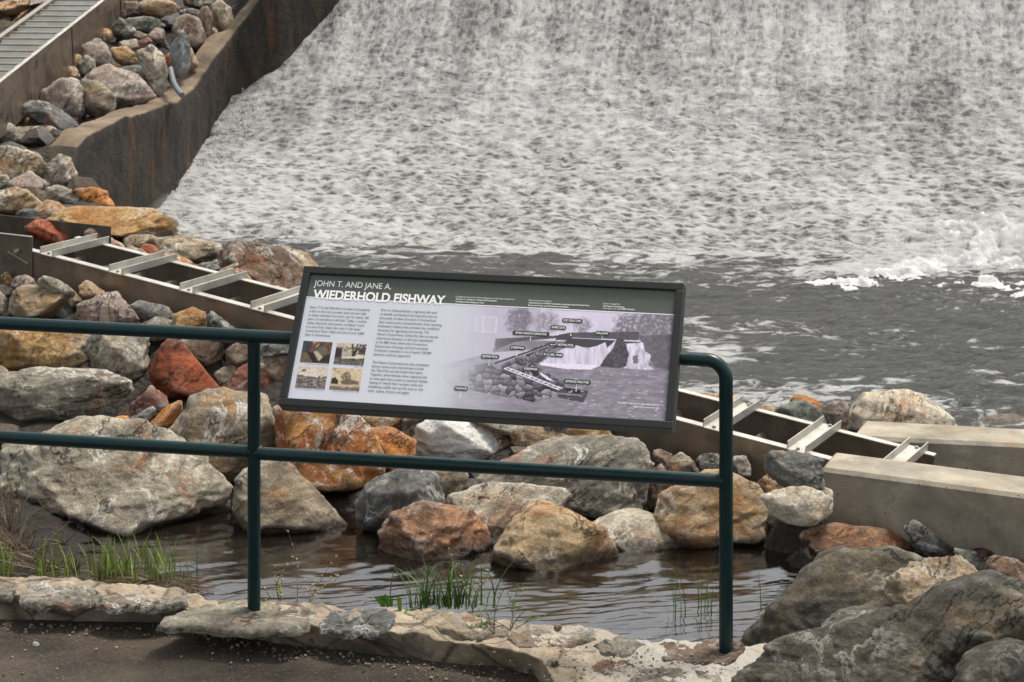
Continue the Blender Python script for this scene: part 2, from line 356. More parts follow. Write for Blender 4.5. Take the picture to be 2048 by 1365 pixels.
rk('small pinkish rock on the left picture edge under the golden boulder', 'pink', 'F', 'T5', [(-100,1080),(30,1095),(120,1180),(90,1290),(-100,1360)])
rk('long greenish grey slab with a white vein between the two left rails', 'grey', 'F', 'Z2', [(-60,1000),(60,940),(220,925),(440,915),(600,930),(765,985),(760,1060),(690,1160),(630,1225),(300,1225),(120,1200),(-60,1150)], lean=.55)
rk('bright red angular rock with a sharp ridge left of the post', 'red', 'F', 'Z2', [(860,950),(900,860),(990,755),(1060,790),(1130,860),(1280,1030),(1240,1070),(1080,1110),(980,1085),(870,990)], sharp=30, rough=.5)
rk('mottled grey block behind the red rock', 'grey', 'F', 'T6', [(60,290),(400,180),(700,230),(735,450),(700,600),(560,680),(400,640),(160,480)])
rk('brown rusty stone just left of the post under the top rail', 'brown', 'F', 'T6', [(760,430),(880,330),(1050,340),(1200,400),(1210,580),(1000,680),(830,660),(770,560)])
rk('small pale grey stone between red rock and dark red rock', 'lgrey', 'F', 'T6', [(600,720),(720,650),(900,620),(960,700),(880,880),(720,940),(620,820)])
rk('grey tan stone right of the post beside the sign corner', 'gtan', 'F', 'T6', [(1220,520),(1480,420),(1600,490),(1620,700),(1520,850),(1350,820),(1240,640)])
rk('dark red rock crossed by the post', 'dred', 'F', 'T6', [(700,940),(860,780),(1000,600),(1260,590),(1420,750),(1490,950),(1440,1120),(1100,1090),(740,1040)])
rk('small bluish chip above the red rock', 'blue', 'F', 'Z2', [(860,750),(1000,755),(960,810),(900,860),(860,840)])
rk('dark wet brown stone tucked beneath the red rock', 'dred', 'F', 'Z2', [(725,1190),(800,1090),(880,1020),(960,1080),(985,1140),(900,1220),(780,1240)])
rk('small bluish slab lying under the red rock', 'blue', 'F', 'Z2', [(750,1210),(850,1160),(900,1140),(915,1180),(830,1255),(770,1250)], Y=None)
rk('small orange stone left of the bluish slab', 'orange', 'F', 'Z2', [(635,1235),(670,1200),(740,1200),(765,1255),(740,1290),(650,1280)])
rk('orange wedge of stone right of the bluish slab', 'orange', 'F', 'Z2', [(830,1290),(940,1170),(1060,1105),(1060,1180),(990,1270),(900,1310)])
rk('large grey tan boulder behind the post, above the middle rail', 'gtan', 'F', 'P', [(333,850),(355,812),(406,790),(492,785),(537,797),(561,819),(566,860),(556,890),(510,935),(460,965),(438,980),(408,960),(375,915),(345,885)], lean=.5, D=.62)
rk('biggest pale boulder at left, spanning under the middle rail to the water', 'lgrey', 'F', 'P', [(-8,915),(60,872),(150,845),(260,843),(350,868),(395,900),(423,935),(430,975),(455,995),(460,1035),(430,1058),(375,1070),(290,1058),(190,1048),(110,1040),(50,1010),(0,975)], lean=.6, D=.95, sub=6)
rk('triangular tan boulder at the waterline right of the biggest boulder', 'gtan', 'F', 'P', [(458,1040),(472,960),(500,920),(560,915),(595,950),(640,1005),(702,1062),(695,1082),(520,1082),(465,1060)], lean=.5, D=.6)
rk('big rust orange and white boulder below the left sign corner', 'rust', 'F', 'P', [(550,860),(572,818),(640,805),(690,822),(735,858),(770,905),(768,958),(735,985),(695,998),(660,980),(615,950),(565,910)], lean=.4, D=.6)
rk('bluish grey stone under the sign beside the rust orange boulder', 'blue', 'F', 'P', [(655,800),(722,805),(728,850),(722,885),(690,880),(660,840)])
rk('small tan stone under the sign left of the white rock', 'tan', 'F', 'Z4', [(215,140),(300,90),(440,100),(465,140),(440,205),(330,225),(225,200)])
rk('smooth orange stone left of the white rock, crossed by the middle rail', 'orange', 'F', 'Z4', [(215,225),(260,195),(380,205),(490,265),(505,330),(500,410),(440,475),(370,472),(330,420),(280,320)], rough=.5)
rk('small dark stone between tan stone and white rock', 'brown', 'F', 'Z4', [(430,140),(540,110),(530,190),(490,270),(430,230)])
rk('white quartz boulder under the middle of the sign', 'white', 'F', 'Z4', [(490,240),(530,145),(620,115),(740,130),(860,185),(930,250),(962,320),(950,375),(800,390),(620,380),(500,340)])
rk('small tan stone on the right of the white boulder', 'tan', 'F', 'Z4', [(840,190),(900,190),(1000,215),(1040,270),(1020,315),(970,345),(920,290)])
rk('pale speckled flat stone under the sign', 'gtan', 'F', 'Z4', [(1000,230),(1040,200),(1180,185),(1290,235),(1302,275),(1200,320),(1030,310)])
rk('small golden brown stone below the right part of the sign', 'ochre', 'F', 'Z4', [(1298,220),(1310,165),(1400,140),(1510,160),(1525,240),(1490,300),(1400,320),(1320,300)], rough=1.6)
rk('grey stone just under the sign frame, behind the flat stone', 'grey', 'F', 'Z4', [(780,150),(920,120),(1080,140),(1130,190),(1100,240),(900,230)])
rk('dark grey stone under the sign frame near the golden stone', 'dgrey', 'F', 'Z4', [(1120,190),(1200,150),(1290,170),(1300,240),(1200,260)])
rk('long lichen spotted grey slab rising to the right behind the middle rail', 'lichen', 'F', 'P', [(985,930),(1060,900),(1120,892),(1190,890),(1240,874),(1290,874),(1306,892),(1306,940),(1292,985),(1283,1035),(1240,1050),(1120,1045),(1000,1010),(945,985),(950,955)], D=.75, lean=.5, sub=6)
rk('flat grey slab with dry leaves, in front of the lichen spotted slab', 'lgrey', 'F', 'Z4', [(675,600),(760,545),(900,490),(1100,500),(1270,555),(1305,600),(1300,660),(1150,720),(1000,800),(900,820),(800,760),(720,660)], D=.6, lean=.6)
rk('dark grey craggy rock left of the small tan block', 'dgrey', 'F', 'Z4', [(180,640),(210,540),(330,470),(440,420),(560,410),(620,490),(650,590),(620,720),(480,800),(300,800),(200,740)], D=.5)
rk('small tan block hanging under the middle rail', 'gtan', 'F', 'Z4', [(580,420),(660,385),(765,405),(780,520),(720,560),(620,572),(590,500)], sharp=26)
rk('coppery wet boulder standing in the stream', 'copper', 'F', 'Z4', [(310,740),(350,670),(440,610),(560,600),(740,620),(800,670),(860,740),(870,830),(800,890),(600,920),(460,920),(330,850)], D=.5, rough=1.3)
rk('tan boulder with white veins standing farthest out in the stream', 'tan', 'F', 'Z4', [(912,830),(970,740),(1080,640),(1190,618),(1300,648),(1420,705),(1520,795),(1578,880),(1480,960),(1200,985),(1050,965),(930,890)], D=.55, lean=.55, sharp=24)
rk('flat grey slab at the waterline right of the veined tan boulder', 'lgrey', 'F', 'P', [(1177,1045),(1205,1034),(1270,1032),(1340,1044),(1398,1070),(1392,1088),(1340,1112),(1260,1112),(1215,1092)], D=.45, lean=.6)
rk('large yellowish tan boulder behind the right post at the waterline', 'tan', 'F', 'Z5', [(0,750),(60,650),(150,560),(300,490),(520,490),(585,560),(650,680),(730,800),(725,890),(600,930),(300,930),(120,870)], D=.7, lean=.5)
rk('brown upright stone in the gap right of the lichen spotted slab', 'brown', 'F', 'T7', [(850,840),(960,735),(1020,830),(1120,1040),(900,1360),(740,1380),(720,1030)])
rk('narrow dark stone in the gap beside the lichen spotted slab', 'dgrey', 'F', 'T7', [(640,1020),(800,1000),(770,1300),(690,1390),(600,1200)])
rk('tan grey pointed stone against the ladder left of the right post', 'gtan', 'F', 'T7', [(1010,840),(1130,690),(1270,605),(1340,640),(1420,750),(1510,870),(1400,980),(1080,960)])
rk('speckled dark stone against the ladder at the right post', 'dgrey', 'F', 'T7', [(1460,700),(1560,620),(1760,595),(1950,650),(1970,800),(1800,920),(1560,890)])
rk('small grey stone against the ladder right of the right post', 'grey', 'F', 'Z5', [(450,440),(520,420),(552,480),(545,530),(460,520)])
rk('small brown stones against the ladder beside the lichen spotted slab', 'brown', 'F', 'T7', [(850,560),(940,545),(1060,590),(1160,640),(1120,730),(1000,830),(870,760)])
rk('craggy dark grey rock touching the end of the concrete wall', 'dgrey', 'P', 'Z5', [(625,420),(690,390),(790,395),(880,415),(950,450),(940,580),(800,620),(700,560),(630,490)], Y=10.55, D=.3, rough=1.5)
rk('small tan stone between yellowish boulder and craggy grey rock', 'tan', 'F', 'Z5', [(592,570),(650,508),(700,520),(775,590),(740,660),(640,650)])
rk('pale cream rock leaning on the front of the concrete wall', 'cream', 'P', 'Z5', [(625,645),(690,603),(850,593),(950,606),(988,650),(988,728),(900,790),(800,795),(680,745)], Y=10.35, sharp=24)
rk('grey corner of stone behind the cream rock by the wall', 'gtan', 'P', 'Z5', [(820,600),(950,578),(996,598),(994,690),(960,770),(880,740)], Y=10.62, D=.2)
rk('low reddish brown rock awash in front of the concrete wall', 'copper', 'F', 'P', [(1578,1095),(1603,1068),(1650,1052),(1713,1054),(1755,1052),(1790,1068),(1825,1098),(1850,1118),(1790,1135),(1690,1138),(1620,1128)], D=.5, lean=.7)
rk('grey banded slate leaning against the concrete wall', 'dgrey', 'F', 'P', [(1808,1056),(1824,1040),(1841,1044),(1872,1078),(1914,1106),(1918,1130),(1893,1128),(1850,1112),(1822,1084)], D=.16)
rk('dark red rock at the right picture edge against the concrete wall', 'dred', 'F', 'P', [(1898,1082),(1930,1056),(1980,1037),(2018,1032),(2070,1050),(2110,1110),(2080,1135),(1980,1125),(1925,1106)], D=.5)
rk('black wet stone between the slate and the brown block', 'green', 'F', 'P', [(1910,1100),(1950,1105),(1975,1124),(1972,1150),(1940,1160),(1908,1135)], D=.2)
rk('small tan stone beside the brown block at the right edge', 'tan', 'F', 'P', [(1962,1124),(1973,1115),(1998,1119),(1996,1145),(1973,1146)], D=.15)
for k, (x, y, s, m) in enumerate([(75,1030,9,'tan'),(65,1037,7,'ochre'),(85,1042,6,'tan'),(77,1048,5,'gtan'),(96,1046,5,'orange'),(103,1048,4,'ochre'),(160,1055,13,'brown')]):
    nm = ['largest pale pebble', 'round ochre pebble', 'small flat tan pebble', 'small grey pebble', 'small orange pebble', 'tiny ochre pebble', 'dark brown stone'][k]
    rk(nm + ' on the mud under the biggest boulder at left', m, 'F', 'P', [(x - s, y), (x - s * .5, y - s * .8), (x + s * .6, y - s * .7), (x + s, y), (x + s * .5, y + s * .7), (x - s * .6, y + s * .6)])
# --- behind the ladder
def BY(px, off=.25): return chan_at_px(px, .53).y + off
rk('large flat orange brown slab at the foot of the spillway wall', 'ochre', 'H', 'Z1', [(285,1235),(400,1198),(560,1205),(800,1222),(950,1248),(1005,1290),(1008,1345),(800,1380),(590,1400),(400,1380),(300,1320)], D=.8, lean=.7)
rk('red rounded rock behind the left end of the ladder', 'red', 'B', 'Z2', [(145,105),(190,58),(260,60),(330,90),(430,140),(500,185),(430,230),(290,220)], Y=BY(90, .15), rough=.6)
rk('mottled orange grey stone behind the second ladder brace', 'tan', 'B', 'Z2', [(490,130),(530,108),(600,150),(680,180),(715,215),(700,260),(600,260),(510,220)], Y=BY(200))
rk('small greyish tan stone touching the ladder behind its third brace', 'gtan', 'B', 'Z2', [(670,250),(760,210),(850,250),(880,290),(780,320),(690,295)], Y=BY(270, .1))
rk('small red stone between tan stones behind the ladder', 'red', 'B', 'Z2', [(805,235),(840,195),(890,203),(930,245),(900,300),(830,290)], Y=BY(300, .35))
rk('tan rock in front of the flat orange slab', 'gtan', 'B', 'Z2', [(710,190),(760,145),(870,145),(920,175),(860,240),(740,240)], Y=BY(280, .9))
rk('long grey tan rock at the pool edge behind the ladder', 'gtan', 'B', 'Z2', [(820,215),(900,165),(1050,150),(1200,175),(1270,220),(1280,265),(1200,320),(1080,330),(900,290)], Y=BY(370, .7), D=.55)
rk('orange spotted rounded stone touching the ladder', 'rust', 'B', 'Z2', [(895,300),(940,260),(1020,252),(1090,280),(1140,330),(1175,380),(1100,400),(950,370)], Y=BY(350, .05), rough=.5)
rk('thin dark flat stone left of the brown wet boulder', 'dgrey', 'B', 'T4', [(500,530),(600,485),(700,490),(800,550),(760,600),(560,590)], Y=BY(415, .45))
rk('brown wet boulder with pale specks at the pool edge left of the sign', 'brown', 'B', 'P', [(432,515),(445,495),(462,484),(480,480),(503,500),(560,504),(600,520),(625,560),(625,620),(560,640),(480,600),(440,560)], Y=BY(520, .55), D=.8, rough=1.3)
rk('grey tan rock with a peaked top beside the upper left sign corner', 'gtan', 'B', 'T4', [(1430,390),(1540,320),(1640,335),(1760,430),(1870,510),(1950,620),(1950,760),(1700,760),(1540,560)], Y=BY(600, 1.2), D=.5)
rk('flat tan splinter of stone behind the third ladder brace', 'gtan', 'B', 'T4', [(780,580),(980,488),(1015,530),(860,650)], Y=BY(450, .2), D=.15)
rk('tan grey wedge in front of the brown wet boulder', 'tan', 'B', 'T4', [(840,650),(980,550),(1040,580),(1165,690),(1130,780),(960,760)], Y=BY(470, .12))
rk('small tan stone behind the fourth ladder brace', 'tan', 'B', 'T4', [(1360,790),(1440,750),(1560,790),(1620,860),(1500,900),(1380,860)], Y=BY(560, .05))
rk('long low tan rock behind the ladder right of the sign', 'tan', 'B', 'Z5', [(60,150),(140,95),(250,72),(380,78),(480,118),(545,185),(500,250),(200,230)], Y=BY(1410, .2), D=.45)
rk('brown grey stone left of the dark green rock', 'gtan', 'B', 'Z5', [(520,200),(580,138),(680,135),(730,190),(700,250),(560,250)], Y=BY(1530, .15))
rk('dark greenish rock behind the right part of the ladder', 'green', 'B', 'Z5', [(645,220),(720,130),(820,108),(900,140),(960,190),(1040,310),(950,340),(780,290)], Y=BY(1600, .15), D=.4)
rk('small orange stone capping the dark green rock', 'orange', 'B', 'Z5', [(765,120),(810,76),(900,108),(945,150),(900,190),(800,170)], Y=BY(1610, .45))
rk('brown rock between dark green rock and large pale tan boulder', 'brown', 'B', 'Z5', [(925,170),(1000,118),(1075,125),(1090,230),(1040,320),(970,260)], Y=BY(1665, .3))
rk('large pale tan boulder behind the concrete entrance walls', 'cream', 'B', 'P', [(1678,840),(1690,806),(1707,792),(1740,780),(1820,779),(1836,797),(1876,811),(1901,830),(1925,860),(1900,900),(1760,915),(1690,895)], Y=12.55, D=.7)
rk('low cream boulder beyond the concrete walls at the right edge', 'cream', 'B', 'P', [(1940,862),(1985,842),(2030,838),(2075,850),(2100,885),(2000,900),(1945,890)], Y=12.9, D=.5)
# --- slope left of the spillway
for lb, m, reg, pts in [
 ('large pinkish boulder on the wall shoulder, upper left', 'pink', 'Z1', [(210,590),(265,500),(340,462),(450,455),(490,540),(505,640),(465,700),(380,700),(280,680)]),
 ('grey brown boulder right of the pinkish boulder on the wall', 'gtan', 'Z1', [(465,470),(560,465),(640,530),(672,580),(662,660),(520,680),(490,600)]),
 ('broad pinkish tan boulder with dark underside on the wall', 'pink', 'Z1', [(475,465),(560,395),(650,376),(780,428),(850,500),(897,560),(860,610),(700,640),(580,560)]),
 ('black and white streaked rock lying on the wall top', 'dgrey', 'Z1', [(122,640),(170,588),(270,588),(360,650),(462,750),(450,798),(330,795),(260,720)]),
 ('upper of two flat stacked stones below the streaked rock', 'gtan', 'Z1', [(70,700),(100,670),(240,673),(338,705),(335,740),(200,745),(80,735)]),
 ('lower of two flat stacked stones below the streaked rock', 'gtan', 'Z1', [(90,745),(200,735),(325,745),(318,810),(230,838),(120,800)]),
 ('grey rock at the left edge below the stacked stones', 'grey', 'Z1', [(-40,740),(50,715),(120,770),(215,820),(220,880),(-40,880)]),
 ('wide olive tan rock at the left edge above the pale tan rock', 'gtan', 'Z1', [(-60,870),(100,845),(230,898),(270,955),(240,1040),(150,1050),(-60,1050)]),
 ('white topped grey rock leaning on the near end of the wall', 'lgrey', 'Z1', [(262,965),(350,903),(405,920),(445,1000),(442,1100),(280,1110)]),
 ('small pale stone on the left edge under the olive tan rock', 'lgrey', 'Z1', [(-50,1010),(40,1015),(60,1060),(0,1100),(-50,1100)]),
 ('pale tan rock with a peaked top below the white topped rock', 'pink', 'Z1', [(40,1070),(170,1001),(285,1075),(240,1150),(80,1160)]),
 ('orange tan rock with white streaks at the left edge', 'tan', 'Z1', [(-60,1120),(90,1083),(200,1120),(255,1200),(180,1250),(-60,1230)]),
 ('grey rock in the middle of the row at the wall foot', 'grey', 'Z1', [(260,1110),(330,1080),(430,1108),(505,1175),(500,1235),(380,1240),(290,1180)]),
 ('orange topped grey stone against the wall foot', 'orange', 'Z1', [(425,1095),(560,1090),(620,1118),(662,1190),(655,1240),(540,1240)]),
 ('mottled bluish orange stone left of the flat orange slab', 'tan', 'Z1', [(200,1210),(260,1165),(350,1180),(400,1240),(380,1290),(260,1310)]),
 ('black wet stone above the red rounded rock', 'dgrey', 'Z1', [(90,1240),(150,1210),(230,1235),(240,1290),(150,1310),(90,1290)]),
 ('small ochre stone sitting between pinkish boulders', 'ochre', 'Z1', [(640,275),(740,270),(787,310),(792,362),(730,392),(680,360)]),
 ('pinkish grey rock with a knobbed top, left of the ochre stone', 'pink', 'Z1', [(478,280),(540,228),(600,238),(642,310),(648,372),(580,410),(490,370)]),
 ('small orange brown rock by the upper ladder side', 'ochre', 'Z1', [(390,390),(420,315),(470,318),(480,370),(450,420),(400,430)]),
 ('tan rock touching the upper ladder side above the pinkish boulder', 'tan', 'Z1', [(348,440),(370,388),(430,385),(465,440),(440,480),(360,480)]),
 ('round grey stone between tan rock and knobbed rock', 'grey', 'Z1', [(455,370),(500,320),(550,350),(555,410),(500,440),(460,430)]),
 ('tall pale grey rock standing on the wall', 'lgrey', 'T2', [(150,720),(350,620),(470,690),(540,850),(585,1080),(565,1240),(430,1310),(360,1200),(300,950)]),
 ('grey rock behind the broad pinkish tan boulder', 'blue', 'T2', [(-40,930),(150,890),(330,930),(400,1100),(300,1200),(60,1120)]),
 ('dark bluish rock with a pointed top standing on the wall', 'blue', 'T2', [(615,660),(700,570),(770,400),(850,520),(900,700),(870,960),(760,1080),(660,1080),(640,900)]),
 ('grey brown wedge right of the dark bluish rock', 'gtan', 'T2', [(840,600),(900,660),(1000,860),(1010,910),(900,980),(830,960)]),
 ('pinkish brown rock overhanging the wall top', 'brown', 'T2', [(640,400),(720,230),(850,195),(1000,250),(1070,380),(1140,600),(1090,720),(980,720),(880,620)]),
 ('rust brown upright rock beside the pale grey stone', 'brown', 'T2', [(980,150),(1120,80),(1190,180),(1180,600),(1110,650),(1060,500)]),
 ('small pale grey stone on the wall edge', 'lgrey', 'T2', [(1170,400),(1240,390),(1335,570),(1300,615),(1170,600)]),
 ('large tan grey rock at the upper end of the wall', 'gtan', 'T2', [(1180,70),(1300,5),(1440,70),(1480,280),(1460,520),(1330,570),(1230,400)]),
 ('small dark stone above the pinkish brown rock', 'dgrey', 'T2', [(730,170),(860,115),(1000,145),(980,230),(800,230)]),
 ('grey rock at the top edge beside the tan grey rock', 'grey', 'T2', [(930,-40),(1180,-60),(1200,90),(1060,130),(940,80)]),
 ('brown rock at the top edge left of the grey rock', 'brown', 'T2', [(780,-60),(940,-60),(1040,30),(1000,110),(820,90)]),
 ('large tan orange rock at the top edge', 'tan', 'T2', [(190,60),(350,-40),(560,-30),(700,70),(750,170),(600,280),(400,230),(230,180)]),
 ('brown rock at the top edge by the upper ladder', 'brown', 'T2', [(-90,110),(30,20),(180,40),(200,180),(80,260),(-70,280)]),
 ('greenish grey rock below the tan orange rock', 'green', 'T2', [(-20,280),(200,225),(420,245),(530,340),(490,430),(330,470),(120,440)]),
 ('small tan brown stone above the dark maroon stone', 'pink', 'T2', [(310,480),(430,385),(525,420),(545,550),(500,610),(390,590)]),
 ('dark maroon stone on the slope', 'dred', 'T2', [(170,570),(300,510),(380,560),(380,660),(210,680)]),
 ('grey stone with a white end above the ochre stone', 'lgrey', 'T1', [(1600,640),(1640,570),(1860,535),(1900,640),(1840,700),(1700,700)]),
 ('dark grey speckled rock near the upper ladder side', 'dgrey', 'T1', [(1530,340),(1640,245),(1760,330),(1860,430),(1810,560),(1650,580),(1550,480)]),
 ('golden stone beside the upper ladder side', 'ochre', 'T1', [(1320,490),(1430,398),(1515,430),(1550,530),(1450,580),(1350,570)]),
 ('small orange stone between tall pale rock and bluish rock', 'orange', 'T2', [(510,800),(610,735),(650,960),(590,1010),(530,960)]),
 ('small brown rock below the greenish grey rock', 'brown', 'T2', [(20,440),(180,430),(320,480),(260,560),(60,560)]),
 ]:
    rk(lb, m, 'H', reg, pts)
for lb, m, reg, pts in [
 ('tan rock beyond the upper ladder in the top left corner', 'tan', 'T1', [(-60,60),(150,-40),(420,-40),(480,60),(260,190),(60,260),(-60,240)]),
 ('grey rock beyond the upper ladder at the left edge', 'grey', 'T1', [(-80,280),(150,190),(240,230),(60,400),(-80,430)]),
 ('pinkish rock beyond the upper ladder near the top edge', 'pink', 'T1', [(440,-60),(740,-60),(680,40),(520,110),(380,120)]),
 ('brown rock tight against the far side of the upper ladder', 'ochre', 'T1', [(200,250),(330,140),(480,80),(420,230),(250,330),(150,380)])]:
    o_ = cv(reg, pts); make_rock(lb, m, o_, 24.3, .7, group=G_H)

# --- foreground boulders on the near bank, right
NB = 'large boulders beside the path'
make_rock('largest dark mossy boulder beside the right post', 'boulder', [(1425,1420),(1440,1350),(1480,1275),(1530,1222),(1600,1170),(1680,1122),(1760,1116),(1850,1124),(1940,1160),(2010,1230),(2020,1420),(1700,1500)], 6.55, .75, sub=6, sharp=22, group=NB, lean=.6, rough=1.1)
make_rock('tan boulder with a white streak leaning on the largest mossy boulder', 'bouldert', [(1738,1285),(1752,1205),(1795,1148),(1862,1120),(1935,1134),(2000,1188),(2025,1240),(1960,1330),(1800,1360)], 6.16, .38, sub=6, group=NB, lean=.6, rough=1.6)
make_rock('long dark boulder with a pale ridge in the lower right corner', 'boulder', [(1500,1420),(1525,1335),(1560,1300),(1680,1285),(1790,1258),(1880,1218),(1960,1185),(2060,1178),(2160,1240),(2160,1450),(1800,1520),(1560,1500)], 6.0, .6, sub=6, sharp=22, group=NB, lean=.6, rough=1.7)
make_rock('mossy boulder corner in the lowest right corner of the picture', 'boulder', [(1890,1440),(1900,1365),(1950,1335),(2048,1303),(2140,1330),(2160,1460),(2000,1500)], 5.75, .5, sub=5, sharp=10, group=NB)
make_rock('brown angular block at the right edge behind the mossy boulders', 'brown', [(1965,1180),(1972,1140),(1990,1116),(2018,1120),(2075,1145),(2080,1230),(2000,1240)], 7.4, .3, sub=5, sharp=26, group=NB)

# ---------------------------------------------------------------- dam, spillway water
DC, DS = math.cos(R(12)), math.sin(R(12))            # spillway foot runs (DC, -DS) through (0, 19.25)
FOOT = Vector((0, 19.25, 0))
def zp(s): s = np.maximum(s, 0); return .2 * s + .125 * s * s
def dam_pt(t, s): return FOOT.x + t * DC + s * DS, FOOT.y - t * DS + s * DC
def hit_dam(px, py):
    kx, kz = (px - CX) / F, (py - YH) / F; lo, hi = 15., 30.
    for _ in range(50):
        Y = (lo + hi) / 2; X = kx * Y; s = (X - FOOT.x) * DS + (Y - FOOT.y) * DC
        if H - kz * Y > float(zp(s)): lo = Y
        else: hi = Y
    return Vector((kx * lo, lo, H - kz * lo))

def water_falls_mat():
    n = NT('falling_water'); uv = n.n('ShaderNodeUVMap').outputs[0]
    # uv: x across (m), y along the fall (m)
    geo = n.n('ShaderNodeNewGeometry'); sp = n.n('ShaderNodeSeparateXYZ'); n.l(uv, sp.inputs[0])
    up = n.rng(sp.outputs[1], 1.2, 4.2)              # 0 low, 1 high on the face
    wl = n.mapping(uv, (5.5, 15., 1)); wh = n.mapping(uv, (13., 6., 1))
    a = n.noise(wl, 1.5, 8, .7, .35); b = n.noise(wh, 1.7, 8, .72, .2)
    m = n.mix(up, a, b)
    fine = n.noise(n.mapping(uv, (20, 26, 1)), 1.9, 6, .78, .2)
    dv = n.n('ShaderNodeVectorMath', operation='ADD'); sc2 = n.n('ShaderNodeVectorMath', operation='SCALE'); sc2.inputs['Scale'].default_value = .16
    n.l(n.noise(uv, 5.5, 4, .6, .5, col=True), sc2.inputs[0]); n.l(uv, dv.inputs[0]); n.l(sc2.outputs[0], dv.inputs[1])
    cell = n.mix(up, n.rng(n.vor(n.mapping(dv.outputs[0], (8.5, 21, 1)), 1.0), .08, .6, .26, .70), n.rng(n.vor(n.mapping(dv.outputs[0], (15, 13, 1)), 1.0), .08, .6, .30, .68))
    vf = n.noise(n.mapping(uv, (42, 60, 1)), 2., 4, .8)
    m2 = n.math('ADD', n.math('ADD', n.math('MULTIPLY', m, .34), n.math('ADD', n.math('MULTIPLY', fine, .20), n.math('MULTIPLY', vf, .14))), n.math('MULTIPLY', cell, .32))
    thick = n.noise(n.mapping(uv, (.32, .7, 1)), 1., 4, .55)
    m2 = n.math('ADD', m2, n.rng(thick, .32, .68, -.055, .045))
    st = n.noise(n.mapping(uv, (2.4, .22, 1)), 1., 4, .6)   # long streaks down the face
    m2 = n.math('ADD', m2, n.math('MULTIPLY', n.rng(st, .32, .68, -.06, .06), n.rng(sp.outputs[1], .8, 3.4, .15, 1.)))
    rv_ = n.noise(n.mapping(uv, (5, .5, 1)), 1.3, 5, .6, .3); m2 = n.math('ADD', m2, n.math('MULTIPLY', n.rng(rv_, .58, .70, -.01, .09), n.rng(sp.outputs[1], 1.8, 3.8, 0, 1)))
    col = n.mix(n.rng(m2, .425, .58), (.030, .029, .027), (.385, .39, .385))
    bp = n.bump(m2, .045, 1.)
    return n.fin(col, .45, bp, spec=.4)
M_FALL = water_falls_mat()
T = np.arange(-6.6, 9.6, .028); S = np.arange(-.7, 4.5, .028)
tt, ss = np.meshgrid(T, S, indexing='ij')
P2 = np.stack([tt.ravel(), ss.ravel(), np.zeros(tt.size)], -1)
low = np.clip(1 - (ss.ravel() - .8) / 2.5, 0, 1)
hgt = .038 * ridged(P2 * np.array([3.2, 9, 1]) + 5, 4, 31) * (low * .8 + .2) + .022 * fbm(P2 * np.array([7, 8., 1]), 4, 33)
hgt += .07 * fbm(P2 * np.array([.5, .7, 1]), 2, 37)
Xd, Yd = dam_pt(tt.ravel(), ss.ravel()); Zd = zp(ss.ravel())
foot_fade = np.clip((ss.ravel() + .55) / .9, 0, 1)
edge_wob = .22 * fbm(P2 * np.array([.9, 0, 0]), 3, 41)
Zd = np.where(ss.ravel() < .1, Zd - .10 * np.clip((.1 - ss.ravel() + edge_wob) / .5, 0, 1.5), Zd) + .03
sl_ = .2 + .25 * np.maximum(ss.ravel(), 0); nl = np.sqrt(1 + sl_ ** 2)
Pd = np.stack([Xd - DS * sl_ / nl * hgt, Yd - DC * sl_ / nl * hgt, Zd + hgt / nl], -1).reshape(tt.shape + (3,))
fall = gridmesh('spillway_water', Pd, M_FALL, uv=np.stack([tt, ss], -1)); tag(fall, kind='structure')
# dam body under the sheet, with crest and reservoir behind it
n_ = NT('wet_dam_concrete'); tcx = n_.n('ShaderNodeTexCoord').outputs['Object']
M_DAM = n_.fin(n_.mix(n_.noise(tcx, 3, 6), (.05, .045, .04), (.12, .11, .09)), .6, n_.bump(n_.noise(tcx, 9, 8), .03))
prof = [(-.9, -1.)] + [(s, float(zp(s)) - .22) for s in np.linspace(0, 4.4, 20)] + [(4.7, float(zp(4.4)) - .2), (6.5, float(zp(4.4)) - .25), (6.5, -1.)]
V = []; Fc = []
hits = [hit_dam(*q) for q in [(324,427),(389,327),(465,193),(558,134),(675,0),(720,-50)]]
h_s = [(h.x - FOOT.x) * DS + (h.y - FOOT.y) * DC for h in hits]; h_t = [(h.x - FOOT.x) * DC - (h.y - FOOT.y) * DS for h in hits]
for side in (0, 1):
    for s, z in prof: X, Y = dam_pt(9.9 if side else float(np.interp(s, h_s, h_t)) - .1, s); V.append((X, Y, z))
k = len(prof); Fc = [(i, i + 1, k + i + 1, k + i) for i in range(k - 1)] + [tuple(range(k)), tuple(range(2 * k - 1, k - 1, -1))]
o = pmesh('dam', V, Fc, M_DAM); tag(o, 'concrete dam face under the sheet of white water', 'dam')
rv = [dam_pt(-9, 6.2), dam_pt(14, 6.2), dam_pt(14, 60), dam_pt(-9, 60)]
n_ = NT('reservoir_water'); tcx = n_.n('ShaderNodeTexCoord').outputs['Object']
o = pmesh('reservoir_water', [(x, y, float(zp(4.4)) - .12) for x, y in rv], [(0, 1, 2, 3)], n_.fin((.05, .05, .045), .1, n_.bump(n_.noise(tcx, 3, 4), .05))); tag(o, kind='structure')

